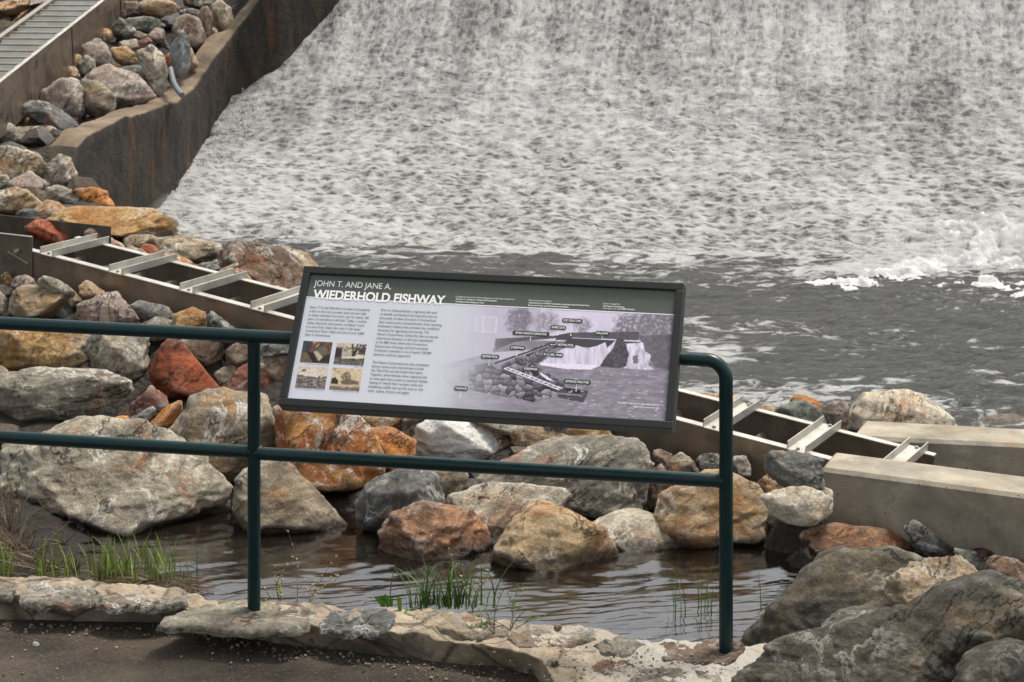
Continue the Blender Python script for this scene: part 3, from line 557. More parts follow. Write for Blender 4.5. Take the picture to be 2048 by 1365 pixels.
# spillway side wall
base_px = [(324,427),(358,386),(389,327),(423,262),(465,193),(510,165),(558,134),(592,96),(637,45),(675,0),(720,-50)]
top_tab = [(153,296),(177,268),(218,247),(264,231),(310,216),(350,204),(375,190),(396,170),(410,146),(425,122),(455,84),(497,30),(518,2),(560,-55),(600,-105),(660,-170),(720,-230)]
plan = [at_Y(153, 296, 18.75)]
p0 = hit_dam(*base_px[0])
for px in (177, 218, 264, 300):
    f_ = (px - 153) / (324 - 153); a = plan[0]; X = a.x + (p0.x - a.x) * f_; Y = a.y + (p0.y - a.y) * f_
    Y = X / ((px - CX) / F) if False else Y; plan.append(at_Y(px, lerp_tab(top_tab, px), Y))
for px, py in base_px:
    h_ = hit_dam(px, py); plan.append(at_Y(px, lerp_tab(top_tab, px), h_.y))
# subdivide and smooth the path, drop a wall with a chamfered edge
pp = []
for i in range(len(plan) - 1):
    for k in range(14): pp.append(plan[i].lerp(plan[i + 1], k / 14))
pp.append(plan[-1])
for _ in range(2): pp = [pp[0]] + [(pp[i - 1] + pp[i] * 2 + pp[i + 1]) / 4 for i in range(1, len(pp) - 1)] + [pp[-1]]
n_ = NT('stained_wall_concrete'); tcx = n_.n('ShaderNodeTexCoord').outputs['Object']
stv = n_.noise(n_.mapping(tcx, (3.4, 3.4, 1.3)), 1.6, 8, .7, .9); c_ = n_.mix(n_.rng(stv, .38, .62), (.005, .004, .003), (.036, .027, .018))
c_ = n_.mix(n_.rng(n_.noise(n_.mapping(tcx, (5, 5, .7)), 1.3, 6, .65), .56, .68, 0, .7), c_, (.085, .038, .015))
c_ = n_.mix(n_.rng(n_.noise(tcx, 2.3, 5, .7), .6, .68, 0, .5), c_, (.03, .045, .015))
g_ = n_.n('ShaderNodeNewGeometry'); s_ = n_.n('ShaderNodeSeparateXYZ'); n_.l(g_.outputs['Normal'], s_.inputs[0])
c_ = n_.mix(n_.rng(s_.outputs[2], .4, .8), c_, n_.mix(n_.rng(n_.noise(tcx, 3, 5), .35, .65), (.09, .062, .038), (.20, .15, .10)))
M_WALL = n_.fin(c_, .85, n_.bump(n_.noise(tcx, 14, 8, .7), .02))
rows = []
for i, p in enumerate(pp):
    d = (pp[min(i + 1, len(pp) - 1)] - pp[max(i - 1, 0)]); d.z = 0; d.normalize(); lf = Vector((-d.y, d.x, 0))
    ch = .025
    rows.append([p * 1 + Vector((0, 0, -2.2))] + [p + Vector((0, 0, -z_)) for z_ in (1.3, 1.1, .95, .8, .68, .56, .44, .33, .22, .12)] + [ p + Vector((0, 0, -ch * 1.2)), p + Vector((0, 0, -ch * .35)) + lf * ch * .3, p + lf * ch, p + lf * .10, p + lf * .17, p + lf * .28, p + lf * .28 + Vector((0, 0, -1.5))])
Pw = np.array([[list(v) for v in r] for r in rows]); fl = Pw.reshape(-1, 3)
fl += np.stack([.016 * fbm(fl * 3, 4, 51), .016 * fbm(fl * 3, 4, 52), .03 * fbm(fl * 5, 4, 53)], -1)
wall = empty('spillway_wall', (plan[0].x, plan[0].y, 0)); tag(wall, 'rust stained curving concrete wall along the left edge of the white water', 'wall')
o = gridmesh('wall_face', Pw, M_WALL, None, True); o.data.set_sharp_from_angle(angle=R(50)); o.parent = wall; o.matrix_parent_inverse = Matrix.Translation(-wall.location)
q0 = [Vector(v) for v in Pw[0]]
n_ = NT('pale_lit_concrete'); tcx = n_.n('ShaderNodeTexCoord').outputs['Object']; M_WEND = n_.fin(n_.mix(n_.rng(n_.noise(tcx, 7, 8, .7), .35, .65), (.14, .12, .09), (.34, .3, .24)), .9, n_.bump(n_.noise(tcx, 20, 8, .7), .02))  # pale concrete for the wall end, its lit look put into the colour
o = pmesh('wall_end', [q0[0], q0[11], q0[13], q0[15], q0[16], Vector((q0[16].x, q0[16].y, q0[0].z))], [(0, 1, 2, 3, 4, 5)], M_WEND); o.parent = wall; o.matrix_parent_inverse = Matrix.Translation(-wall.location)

# bent grey pipe end by the wall (eel pass outlet)
b = MB(); b.tube([at_Y(341, 138, 21.2), at_Y(343, 150, 21.1), at_Y(347, 165, 20.9), at_Y(355, 180, 20.7), at_Y(364, 191, 20.5)], .03, 12)
n_ = NT('grey_pipe'); o = b.build('drain_pipe', n_.fin((.12, .14, .15), .5), None, True); tag(o, 'short bent grey pipe hanging over the wall under the bluish rock', 'pipe')

U0 = at_Y(98, 88, 20.7); ud = Vector((.085, .95, .16)).normalized()
# ---------------------------------------------------------------- ground under the rocks
gp = []
for (x, y, zb, hx, hy, hz) in HULLS:
    if y < 8.0: continue
    gp.append((x, y, zb + .25 * hz - .03))
for px in range(-150, 2200, 60):
    Yw = F * H / (lerp_tab(WL, px) - YH)
    for dy, z in ((-.15, -.12), (-.5, -.4), (-1.2, -.6), (-2.4, -.7)): gp.append(((px - CX) / F * (Yw + dy), Yw + dy, z))
for px in range(-120, 1700, 60):
    c = chan_at_px(px); gp.append((c.x, c.y, c.z - .5)); gp.append((c.x + .25, c.y + .5, c.z - .5))
    if px > 480:
        for dy, z in ((1.3, .02), (1.7, -.25), (2.6, -.6)): gp.append((c.x + .2 * dy, c.y + .53 + dy, z))
for i, p in enumerate(pp):
    d = (pp[min(i + 1, len(pp) - 1)] - pp[max(i - 1, 0)]); d.z = 0; d.normalize()
    gp.append((p.x + d.y * .35, p.y - d.x * .35, -.6)); gp.append((p.x + d.y * 1.2, p.y - d.x * 1.2, -.8)); gp.append((p.x - d.y * .5, p.y + d.x * .5, p.z - .14)); gp.append((p.x - d.y * .2, p.y + d.x * .2, p.z - .3))
for x in np.arange(2.2, 6, .5):
    for y in (11.6, 12.4, 13.5, 15): gp.append((x, y, -.6))
for x in np.arange(-2.8, 7, .8):
    for y in np.arange(15.5, 19, .8):
        if y > 16.6 or x > -1.5: gp.append((x, y, -.8))
for k in range(14): gp.append((-6.5 - .1 * k, 13 + k, 1.2 + .14 * k)); gp.append((-9, 13 + k, 1.6 + .16 * k))
gp = np.array(gp)
gx = np.arange(-9.5, 5.4, .1); gy = np.arange(7.6, 29, .1); GX, GY = np.meshgrid(gx, gy, indexing='ij')
Z = np.zeros(GX.size); A = np.stack([GX.ravel(), GY.ravel()], -1)
for i in range(0, len(A), 4000):
    d2 = ((A[i:i + 4000, None, :] - gp[None, :, :2]) ** 2).sum(-1) + .01; w_ = d2 ** -2.2; Z[i:i + 4000] = (w_ * gp[:, 2]).sum(1) / w_.sum(1)
P3 = np.stack([A[:, 0], A[:, 1], np.zeros(len(A))], -1)
Z += .05 * fbm(P3 * 3, 4, 61) + .03 * fbm(P3 * 9, 3, 62)
wpp = np.array([[p.x, p.y] for p in pp]); wdd = np.gradient(wpp, axis=0)
def wall_side(xy):
    '''signed distance to the wall line: > 0 on the water side'''
    out = np.zeros(len(xy))
    for i in range(0, len(xy), 5000):
        d = xy[i:i + 5000, None, :] - wpp[None]; k = (d ** 2).sum(-1).argmin(1); e = d[np.arange(len(k)), k]; g = wdd[k]
        out[i:i + 5000] = (e[:, 0] * g[:, 1] - e[:, 1] * g[:, 0]) / np.hypot(g[:, 0], g[:, 1])
    return out
sdw = wall_side(A); wz = np.where((A[:, 1] > 19.2), 1., 0.)
Z = np.where((sdw > -.12) & (A[:, 1] > 18.9), np.minimum(Z, -1.2), Z)
Z = np.where((sdw > .1) & (A[:, 1] > 17.6) & (A[:, 0] > -3.9), np.minimum(Z, -.3), Z)
n_ = NT('dark_soil'); tcx = n_.n('ShaderNodeTexCoord').outputs['Object']
v_ = n_.vor(tcx, 16); c_ = n_.mix(n_.noise(tcx, 5, 8, .7), (.006, .005, .004), (.03, .021, .014)); c_ = n_.mix(n_.rng(v_, .1, .35, .4, 0), c_, (.07, .052, .038))
M_SOIL = n_.fin(c_, .9, n_.bump(n_.math('ADD', v_, n_.noise(tcx, 30, 6)), .04))
o = gridmesh('ground_bank', np.stack([A[:, 0], A[:, 1], Z], -1).reshape(GX.shape + (3,)), M_SOIL, flip=False); tag(o, kind='structure')
# large floor under everything (river bed and land to the horizon)
o = pmesh('river_bed', [(-120, -60, -.9), (120, -60, -.9), (120, 200, -.9), (-120, 200, -.9)], [(0, 1, 2, 3)], M_SOIL); tag(o, kind='structure')

bm = bmesh.new(); bm.from_mesh(fall.data); bm.verts.ensure_lookup_table(); sw_ = wall_side(np.array([[v.co.x, v.co.y] for v in bm.verts]))
bmesh.ops.delete(bm, geom=[v for v, s_1 in zip(bm.verts, sw_) if s_1 < -.12], context='VERTS'); bm.to_mesh(fall.data); bm.free()
# ---------------------------------------------------------------- water
def spine_Y(x): return 12.2 + (1.757 - x) * .538 if x < 2.3 else 11.9 - (x - 2.3) * .3
n_ = NT('stream_water'); tcx = n_.n('ShaderNodeTexCoord').outputs['Object']
M_STREAM = n_.fin(n_.mix(n_.noise(tcx, 1.4, 4), (.004, .003, .002), (.010, .0075, .0055)), .02, n_.bump(n_.noise(n_.mapping(tcx, (6, 16, 1)), 1.4, 5, .6, .5), .003, .5), spec=.5, ior=2.4)
xs = np.arange(-5.2, 5.6, .022); ys = np.concatenate([np.arange(6.4, 10.2, .009), np.arange(10.2, 13.4, .03)]); XX, YY = np.meshgrid(xs, ys, indexing='ij')
Q = np.stack([XX.ravel(), YY.ravel(), np.zeros(XX.size)], -1)
rt = np.stack([Q[:, 0] * .97 + Q[:, 1] * .24, Q[:, 1] * .97 - Q[:, 0] * .24, Q[:, 2]], -1)
wp_ = rt + .12 * np.stack([fbm(rt * 2, 2, 75), fbm(rt * 2, 2, 76), 0 * rt[:, 0]], -1)
zz = .0085 * fbm(wp_ * np.array([1.5, 6.5, 1]) + 3, 3, 71) + .0042 * ridged(wp_ * np.array([4.0, 22, 1]), 2, 72) + .0022 * fbm(wp_ * np.array([8, 34, 1]), 2, 74) + .006 * fbm(rt * np.array([.8, 2.2, 1]), 2, 73)
o = gridmesh('stream_water', np.stack([Q[:, 0], Q[:, 1], zz], -1).reshape(XX.shape + (3,)), M_STREAM)
me = o.data; bm = bmesh.new(); bm.from_mesh(me)
bmesh.ops.delete(bm, geom=[v for v in bm.verts if v.co.y > spine_Y(v.co.x) + .05], context='VERTS'); bm.to_mesh(me); bm.free()
tag(o, kind='structure')

n_ = NT('pool_water'); tcx = n_.n('ShaderNodeTexCoord').outputs['Object']
sp_ = n_.n('ShaderNodeSeparateXYZ'); n_.l(tcx, sp_.inputs[0])
# distance in front of the spillway foot
fd = n_.math('ADD', n_.math('MULTIPLY', sp_.outputs[0], DS), n_.math('MULTIPLY', n_.math('SUBTRACT', sp_.outputs[1], FOOT.y), DC))
calm = n_.mix(n_.noise(n_.mapping(tcx, (2.5, 6, 1)), 1.5, 6, .65, .8), (.035, .037, .033), (.145, .15, .14))
fo = n_.noise(n_.mapping(tcx, (1.3, 3.2, 1)), 1.5, 8, .68, 1.1)
thr = n_.rng(fd, -2.2, -.1, .0, .16)
fm = n_.rng(n_.math('ADD', fo, thr), .64, .73)
shore = n_.n('ShaderNodeAttribute', attribute_name='foam'); fm2 = n_.math('MAXIMUM', fm, n_.rng(n_.math('ADD', n_.math('MULTIPLY', shore.outputs['Fac'], .30), n_.noise(n_.mapping(tcx, (2.2, 6, 1)), 1.8, 8, .68, 1.)), .66, .76))
M_POOL = n_.fin(n_.mix(fm2, calm, (.58, .59, .59)), n_.mix(fm2, (.16,) * 3, (.6,) * 3), n_.bump(n_.noise(n_.mapping(tcx, (7, 19, 1)), 1.5, 7, .74, .5), .09, 1.), spec=.7)
xs = np.arange(-5., 9.5, .035); ys = np.arange(10.6, 20.6, .019); XX, YY = np.meshgrid(xs, ys, indexing='ij')
Q = np.stack([XX.ravel(), YY.ravel(), np.zeros(XX.size)], -1)
fdn = (Q[:, 0]) * DS + (Q[:, 1] - FOOT.y) * DC; am = np.clip(1 + fdn / 4, .5, 1)
zz = am * (.05 * fbm(Q * np.array([1.1, 3.4, 1]), 4, 81) + .034 * ridged(Q * np.array([2.6, 7.5, 1]), 4, 82)) + .020 * fbm(Q * np.array([4.5, 12, 1]), 3, 83) + (.010 + .024 * np.clip((Q[:, 0] - 1.8) / 1.6, 0, 1)) * ridged((Q + .1 * np.stack([fbm(Q * 1.5, 2, 84), fbm(Q * 1.5, 2, 85), 0 * Q[:, 0]], -1)) * np.array([3.2, 13, 1]), 2, 86)
foam = np.zeros(len(Q))
def blobf(px, py, rx, ry, a=1.):
    c = at_z(px, py, 0); return a * np.exp(-((Q[:, 0] - c.x) / rx) ** 2 - ((Q[:, 1] - c.y) / ry) ** 2)
for a in [(1400,790,.9,.35,1),(1420,700,.5,.5,.9),(1560,800,.8,.25,.9),(1640,780,.6,.2,.8),(1380,650,.35,.3,.7),(1900,840,1.,.4,.7),(1750,765,.6,.2,.6),
          (1750,545,1.2,.35,1.2),(1950,530,1.3,.5,1.4),(1560,560,.9,.25,.6),(1300,570,.8,.15,.6),(1720,700,.3,.1,.5),(1950,620,.5,.12,.5),(1480,640,.4,.1,.45),(1800,880,.4,.15,.7),(1600,600,.5,.1,.5),(1250,545,1.2,.15,.5),(480,480,.5,.5,.6)]: foam = np.maximum(foam, blobf(*a))
foam = np.maximum(foam, .62 * np.clip(fbm(Q * np.array([.9, 2.2, 1]), 4, 88) * 1.6 + .15, 0, 1))
foam = np.maximum(foam, .95 * np.exp(np.minimum(fdn - .1, 0) / .45) * (1 + .5 * fbm(Q * 1.2, 3, 87)))
Pz = np.stack([Q[:, 0], Q[:, 1], zz], -1)
o = gridmesh('pool_water', Pz.reshape(XX.shape + (3,)), M_POOL)
at = o.data.attributes.new('foam', 'FLOAT', 'POINT'); at.data.foreach_set('value', foam.astype(np.float32))
bm = bmesh.new(); bm.from_mesh(o.data)
bmesh.ops.delete(bm, geom=[v for v in bm.verts if v.co.y < spine_Y(v.co.x) or (v.co.x * DS + (v.co.y - FOOT.y) * DC) > .45], context='VERTS'); bm.to_mesh(o.data); bm.free()
tag(o, kind='structure')

# white splash where the water strikes at the right, and spray along the foot
n_ = NT('white_foam'); tcx = n_.n('ShaderNodeTexCoord').outputs['Object']; fn = n_.noise(tcx, 7, 8, .7)
M_FOAM = n_.fin(n_.mix(n_.rng(fn, .35, .6), (.40, .41, .41), (.56, .57, .57)), .8, n_.bump(fn, .03)); M_FOAM.node_tree.nodes['Principled BSDF'].inputs['Subsurface Weight'].default_value = .6; M_FOAM.node_tree.nodes['Principled BSDF'].inputs['Subsurface Radius'].default_value = (.1, .1, .1)
mounds = [(2010,488,.7,.4,.24),(1930,505,.6,.35,.17),(2080,495,.7,.4,.22),(1790,525,.55,.3,.12),(1850,515,.6,.3,.13),(1700,545,.5,.22,.13),(1960,545,.6,.25,.14),(2080,560,.6,.25,.12)]
xs = np.arange(2.2, 7.6, .03); ys = np.arange(16.4, 20.4, .03); XX, YY = np.meshgrid(xs, ys, indexing='ij'); Q = np.stack([XX.ravel(), YY.ravel(), np.zeros(XX.size)], -1)
hh = np.zeros(len(Q))
for px, py, rx, ry, hgt_ in mounds:
    c = at_z(px, py, .12); hh = np.maximum(hh, hgt_ * np.exp(-((Q[:, 0] - c.x) / rx) ** 2 - ((Q[:, 1] - c.y) / ry) ** 2))
hh = .50 * hh * (1 + 2.2 * fbm(Q * 6.5, 5, 91, .75)) + .03 * fbm(Q * 14, 3, 92) - .055
Pf = np.stack([Q[:, 0], Q[:, 1] , hh + .02], -1)
sdm = Q[:, 0] * DS + (Q[:, 1] - FOOT.y) * DC; Pf[:, 2] += zp(sdm) * (hh > 0)
o = gridmesh('foam_splash', Pf.reshape(XX.shape + (3,)), M_FOAM)
bm = bmesh.new(); bm.from_mesh(o.data); bmesh.ops.delete(bm, geom=[v for v in bm.verts if v.co.z < -.03], context='VERTS'); bm.to_mesh(o.data); bm.free()
tag(o, 'white foam boiling up where the water strikes the pool at right', 'foam', kind='stuff')
bm = bmesh.new()
for px, py, z, rx, ry, rz in [(2005,480,.16,.55,.32,.26),(1925,500,.10,.5,.3,.17),(2085,488,.14,.55,.35,.24),(1850,515,.06,.5,.28,.11),(1780,528,.04,.5,.25,.08),(1965,470,.28,.3,.2,.16),(2040,468,.34,.3,.2,.15),(1700,545,.03,.45,.2,.06)]:
    c = at_z(px, py, z); c.y -= .15
    r_ = bmesh.ops.create_icosphere(bm, subdivisions=3, radius=1)
    co_ = np.array([v.co[:] for v in r_['verts']]); nz_ = 1 + .45 * fbm(co_ * 1.6 + px, 3, 95)
    for v, f_ in zip(r_['verts'], nz_): v.co = Vector((v.co.x * rx * f_ + c.x, v.co.y * ry * f_ + c.y, v.co.z * rz * f_ + c.z + .05))
for px, py, rx, rz in [(350,425,.45,.16)]:
    c = hit_dam(px + 8, py); r_ = bmesh.ops.create_icosphere(bm, subdivisions=3, radius=1)
    co_ = np.array([v.co[:] for v in r_['verts']]); nz_ = 1 + .5 * fbm(co_ * 1.7 + px, 3, 96)
    for v, f_ in zip(r_['verts'], nz_): v.co = Vector((v.co.x * rx * f_ + c.x, v.co.y * .2 * f_ + c.y - .1, v.co.z * rz * f_ + c.z + .05))
me = bpy.data.meshes.new('mist'); bm.to_mesh(me); bm.free()
n_ = NT('fine_mist'); n_.t.nodes.remove(n_.b); pv = n_.n('ShaderNodeVolumePrincipled'); pv.inputs['Color'].default_value = (.97, .98, .98, 1); pv.inputs['Density'].default_value = .75; n_.l(pv.outputs[0], n_.out.inputs['Volume'])
tag(link('mist', me, n_.m), 'soft white mist hanging over the foot of the falls', 'mist', kind='stuff')
V = []; Fc = []
def drop(c, r):
    b0 = len(V); e = [Vector((rng.normal(), rng.normal(), rng.normal())).normalized() * r for _ in range(4)]
    for q in ((1, 1, 1), (-1, -1, 1), (-1, 1, -1), (1, -1, -1)): V.append((c[0] + q[0] * r * .6, c[1] + q[1] * r * .6, c[2] + q[2] * r * .6))
    Fc.extend([(b0, b0 + 2, b0 + 1), (b0, b0 + 1, b0 + 3), (b0, b0 + 3, b0 + 2), (b0 + 1, b0 + 2, b0 + 3)])
for k in range(9000):
    px, py, _ = random.choice(((1,1,1),)); 
    if k < 3000:
        t = random.random(); a = 324 + t * 150; b_ = 440 - t * 220; h_ = hit_dam(a + 6 + abs(random.gauss(0, 34)), b_ + random.gauss(0, 16)); up_ = abs(random.gauss(0, .05))
        drop((h_.x, h_.y - random.random() * .06, h_.z + up_ + .03), random.uniform(.003, .008))
    else:
        m_ = mounds[int(random.random() ** 1.5 * 5)]; c = at_z(m_[0], m_[1], .15)
        drop((c.x + random.gauss(0, m_[2] * .5), c.y + random.gauss(0, m_[3] * .5), .05 + abs(random.gauss(0, .16)) + .12), random.uniform(.0015, .0042))
o = pmesh('spray', V, Fc, M_FOAM); tag(o, 'fine white spray along the wall and over the splash', 'spray', kind='stuff')

V = []; Fc = []; ic2 = bmesh.new(); bmesh.ops.create_icosphere(ic2, subdivisions=2, radius=1); IV2 = np.array([v.co[:] for v in ic2.verts]); IF2 = [tuple(v.index for v in f.verts) for f in ic2.faces]; ic2.free()
cand = np.where((Z > .0) & (A[:, 0] > -8.5) & (A[:, 0] < 2.2) & (A[:, 1] > 9.3) & ((sdw < -.35) | (A[:, 1] < 18.6)))[0]
for k in rng.choice(cand, 1500, replace=False):
    x, y, z = A[k, 0] + rng.normal() * .04, A[k, 1] + rng.normal() * .04, Z[k]
    if abs(y - spine_Y(x)) < .55 and x < 1.9 and x > -3.6: continue
    ca = Vector((x, y, 0)) - Vector((U0.x, U0.y, 0)); lat = -(ca.x * ud.y - ca.y * ud.x) / math.hypot(ud.x, ud.y)
    if -.1 < lat < .75 and y > 17: continue
    r = rng.uniform(.035, .10) * (1.7 if y > 15 else 1.); pln = rng.normal(size=(9, 3)); pln /= np.linalg.norm(pln, axis=1)[:, None]; dd_ = rng.uniform(.6, 1., 9)
    qq = np.maximum(IV2 @ pln.T, 0) / dd_; Pq = IV2 / np.maximum(qq.max(1), .55)[:, None]; Pq = Pq * np.array([r * rng.uniform(.8, 1.4), r, r * rng.uniform(.5, .9)]); b0 = len(V)
    V += [(a[0] + x, a[1] + y, a[2] + z + r * .1) for a in Pq]; Fc += [tuple(i + b0 for i in f) for f in IF2]
n_ = NT('rubble_stone'); tcx = n_.n('ShaderNodeTexCoord').outputs['Object']; gi_ = n_.n('ShaderNodeNewGeometry').outputs['Random Per Island']
c_ = n_.mix(n_.rng(gi_, .45, .5), n_.mix(n_.rng(gi_, 0, .45), (.02, .018, .016), (.08, .074, .066)), n_.mix(n_.rng(gi_, .5, 1.), (.05, .034, .02), (.12, .095, .07)))
c_ = n_.mix(.7, c_, n_.mix(n_.rng(n_.noise(tcx, 25, 8, .7), .35, .65), (.1, .1, .1), (.9, .9, .9)), 'OVERLAY')
o = pmesh('rubble', V, Fc, n_.fin(c_, .85, n_.bump(n_.noise(tcx, 35, 8, .7), .02)), None, True); o.data.set_sharp_from_angle(angle=R(28)); tag(o, 'small broken stones filling the gaps between the boulders', 'rubble', kind='stuff')
# ---------------------------------------------------------------- metal fish ladders
def metal(name, c, rough=.38, scale=1., met=.85, dirt=.5, dc=(.13, .09, .06)):
    n = NT(name); tc = n.n('ShaderNodeTexCoord').outputs['Object']
    d = n.rng(n.noise(tc, 4 * scale, 6, .65, .5), .42, .62, 0, dirt)
    col = n.mix(d, c, dc); col = n.mix(.25, col, n.mix(n.noise(n.mapping(tc, (30, 30, 3)), 2, 3), (.3,) * 3, (1,) * 3), 'OVERLAY')
    return n.fin(col, n.rng(n.noise(tc, 9, 4), .3, .7, rough - .08, rough + .15), n.bump(n.noise(tc, 3, 3), .006, .6), metal=n.rng(d, 0, .5, met, met * .4))
M_STEEL = metal('brushed_steel', (.36, .33, .29)); M_ALU = metal('pale_galvanised_metal', (.42, .41, .375), .48, met=.5, dirt=.55, dc=(.2, .175, .14)); M_SLAT = metal('dull_galvanised_slats', (.24, .24, .22), .5, met=.4, dirt=.5, dc=(.13, .115, .09))
M_SIDE = metal('dull_steel_side', (.21, .175, .14), .34, met=.85, dirt=.75, dc=(.075, .055, .04))
M_DARKIN = metal('dark_wet_steel', (.07, .065, .055), .4, met=.4)
u = (CHA - CHB); L = u.length; u.normalize(); pe = Vector((.4741, .8805, 0)); pe = (pe - u * pe.dot(u)).normalized(); nz = u.cross(pe).normalized()
if nz.z < 0: nz = -nz
W = .53
lad = empty('fish_ladder', CHB); tag(lad, 'long metal fish ladder channel with open top running down through the rocks behind the sign', 'fish ladder')
def into(o, par):
    o.parent = par; o.matrix_parent_inverse = Matrix.Translation(-par.location); return o
EX0, EX1 = -.05, .47          # extra length beyond CHB / CHA
def seg(c0, hx, hy, hz, mat, name, axes=(u, pe, nz), par=lad, bevel=.002):
    return into(MB().box(c0, hx, hy, hz, axes).build(name, mat, None, bevel=bevel), par)
mid = CHB + u * ((L + EX1 + EX0) / 2); hl = (L + EX1 - EX0) / 2
seg(mid - nz * .23, hl, .004, .226, M_SIDE, 'side_plate'); seg(mid + pe * W - nz * .23, hl, .004, .226, M_SIDE, 'side_plate')
seg(mid + pe * W / 2 - nz * .455, hl, W / 2, .004, M_DARKIN, 'floor_plate')
seg(mid + pe * .018 + nz * .004, hl, .030, .004, M_ALU, 'top_flange'); seg(mid + pe * (W - .0) + nz * .004, hl, .026, .004, M_ALU, 'top_flange')
# braces across the top (upturned channel sections)
def t_of_px(px):
    k = (px - CX) / F; return (k * CHB.y - CHB.x) / (u.x - k * u.y)
bt = [t_of_px(x) for x in (98, 236, 378, 520)]; br = [t_of_px(x) for x in (1428, 1596, 1775)]
step = (br[0] - bt[-1]); nmid = round(step / (bt[1] - bt[0])); bts = bt + [bt[-1] + step * k / nmid for k in range(1, nmid)] + br
def U_section(t, name='brace', lift=.010):
    c = CHB + u * t + pe * (W / 2) + nz * lift; b = MB()
    b.box(c, .052, W / 2 + .035, .0035, (u, pe, nz)); b.box(c - u * .0545 + nz * .022, .0030, W / 2 + .035, .026, (u, pe, nz)); b.box(c + u * .0545 + nz * .022, .0030, W / 2 + .035, .026, (u, pe, nz))
    o = into(b.build(name, M_ALU, None, bevel=.0015), lad)
    for e in (-1, 1):
        p = c + pe * e * (W / 2 + .005) + nz * .004; q = into(MB().tube([p, p + nz * .012], .011, 6).build('bolt', M_STEEL, None), lad)
    return o
for t in bts: U_section(t)
# baffles inside: notched plates leaning upstream
t = .12; q = 0
while t < L + .4:
    c = CHB + u * t; lean_ = (nz * .86 - u * .5).normalized(); b = MB()
    b.box(c + pe * .075 - nz * .24, .003, .072, .15, (lean_.cross(pe), pe, lean_)); b.box(c + pe * (W - .075) - nz * .24, .003, .072, .15, (lean_.cross(pe), pe, lean_))
    b.box(c + pe * W / 2 - nz * .24 - lean_ * .13, .003, W / 2 - .08, .02, (lean_.cross(pe), pe, lean_)); into(b.build('baffle', M_STEEL, None), lad); t += .275
# turning pool box at the upper left end of the ladder
box = empty('turning_pool', CHB - u * .3); tag(box, 'metal turning pool box with bolted plate at the left end of the ladder', 'metal tank')
hu = Vector((u.x, u.y, 0)).normalized(); hp = Vector((-hu.y, hu.x, 0)); zv = Vector((0, 0, 1)); hp = hp if hp.y > 0 else -hp
cz = CHB.z
a0 = CHB + hu * .02 - hp * .012
seg(a0 - hu * 1.2 + zv * -.20, 1.2, .004, .30, M_SIDE, 'side_plate', (hu, hp, zv), box)
seg(a0 - hu * 1.2 + zv * .104 - hp * .006, 1.2, .012, .004, M_STEEL, 'rim', (hu, hp, zv), box)
seg(a0 - hu * 1.45 + hp * .78 + zv * -.32, 1.5, .004, .38, M_DARKIN, 'back_plate', (hu, hp, zv), box)
seg(a0 - hu * 2.4 + hp * .39 + zv * -.2, .004, .39, .30, M_SIDE, 'end_plate', (hu, hp, zv), box)
bp_ = a0 - hu * .12 - hp * .012
into(MB().tube([bp_ + zv * .0, bp_ - hp * .03], .014, 8).build('bolt', M_ALU, None), box)
seg(bp_ + hu * .0 - zv * .05, .10, .006, .006, M_STEEL, 'bracket', ((hu * .94 - zv * .34).normalized(), hp, (hu * .34 + zv * .94).normalized()), box)

# upper ladder
U0 = at_Y(98, 88, 20.7); ud = Vector((.085, .95, .16)).normalized(); up_e = Vector((-.9960, .0893, 0)); un = ud.cross(up_e).normalized()
if un.z < 0: un = -un
la2 = empty('fish_ladder', U0); tag(la2, 'upper metal fish ladder with close set baffles in the top left corner', 'fish ladder')
UW = .62; a1, a2 = -3.2, 5.5; m2 = U0 + ud * (a1 + a2) / 2; h2 = (a2 - a1) / 2; ax2 = (ud, up_e, un)
seg(m2 - un * .27, h2, .004, .265, M_SIDE, 'side_plate', ax2, la2); seg(m2 + up_e * UW - un * .27, h2, .004, .265, M_SIDE, 'side_plate', ax2, la2)
seg(m2 - un * .40 + up_e * UW / 2, h2, UW / 2, .004, M_DARKIN, 'floor_plate', ax2, la2)
seg(m2 + un * .004 + up_e * .012, h2, .020, .004, M_ALU, 'top_flange', ax2, la2); seg(m2 + un * .004 + up_e * (UW), h2, .03, .004, M_STEEL, 'top_flange', ax2, la2)
t = a1 + .1
while t < a2:
    c = U0 + ud * t + up_e * (UW / 2 + .02) - un * .07; b = MB()
    b.box(c, .075, UW / 2 - .045, .003, ((ud * .8 + un * .6).normalized(), up_e, (un * .8 - ud * .6).normalized()))
    b.box(c + ud * .07 + un * .045, .012, UW / 2 - .045, .012, ax2); b.box(c + up_e * -(UW / 2 - .05) + un * .03, .06, .012, .02, ax2)
    into(b.build('baffle', M_SLAT, None), la2); t += .255
for t in (-2.15, .75, 2.6):
    seg(U0 + ud * t - un * .27 - up_e * .008, .012, .006, .26, M_DARKIN, 'seam', ax2, la2)

# ---------------------------------------------------------------- concrete entrance structure
n_ = NT('cast_concrete'); tcx = n_.n('ShaderNodeTexCoord').outputs['Object']
c_ = n_.mix(n_.rng(n_.noise(tcx, 2.2, 7, .62, .4), .35, .65), (.17, .15, .112), (.36, .32, .25))
c_ = n_.mix(n_.rng(n_.noise(n_.mapping(tcx, (7, 7, .7)), 1.3, 5, .6), .56, .72, 0, .5), c_, (.34, .22, .12))
c_ = n_.mix(n_.rng(n_.noise(tcx, 18, 8, .75), .40, .33, 0, .5), c_, (.09, .075, .055)); c_ = n_.mix(n_.rng(n_.vor(tcx, 13), .04, .075, .85, 0), c_, (.09, .075, .055))
c_ = n_.mix(n_.rng(n_.noise(tcx, 2.6, 7, .7, .6), .50, .62, 0, .5), c_, (.12, .115, .10))
g_ = n_.n('ShaderNodeNewGeometry'); s_ = n_.n('ShaderNodeSeparateXYZ'); n_.l(g_.outputs['Position'], s_.inputs[0])
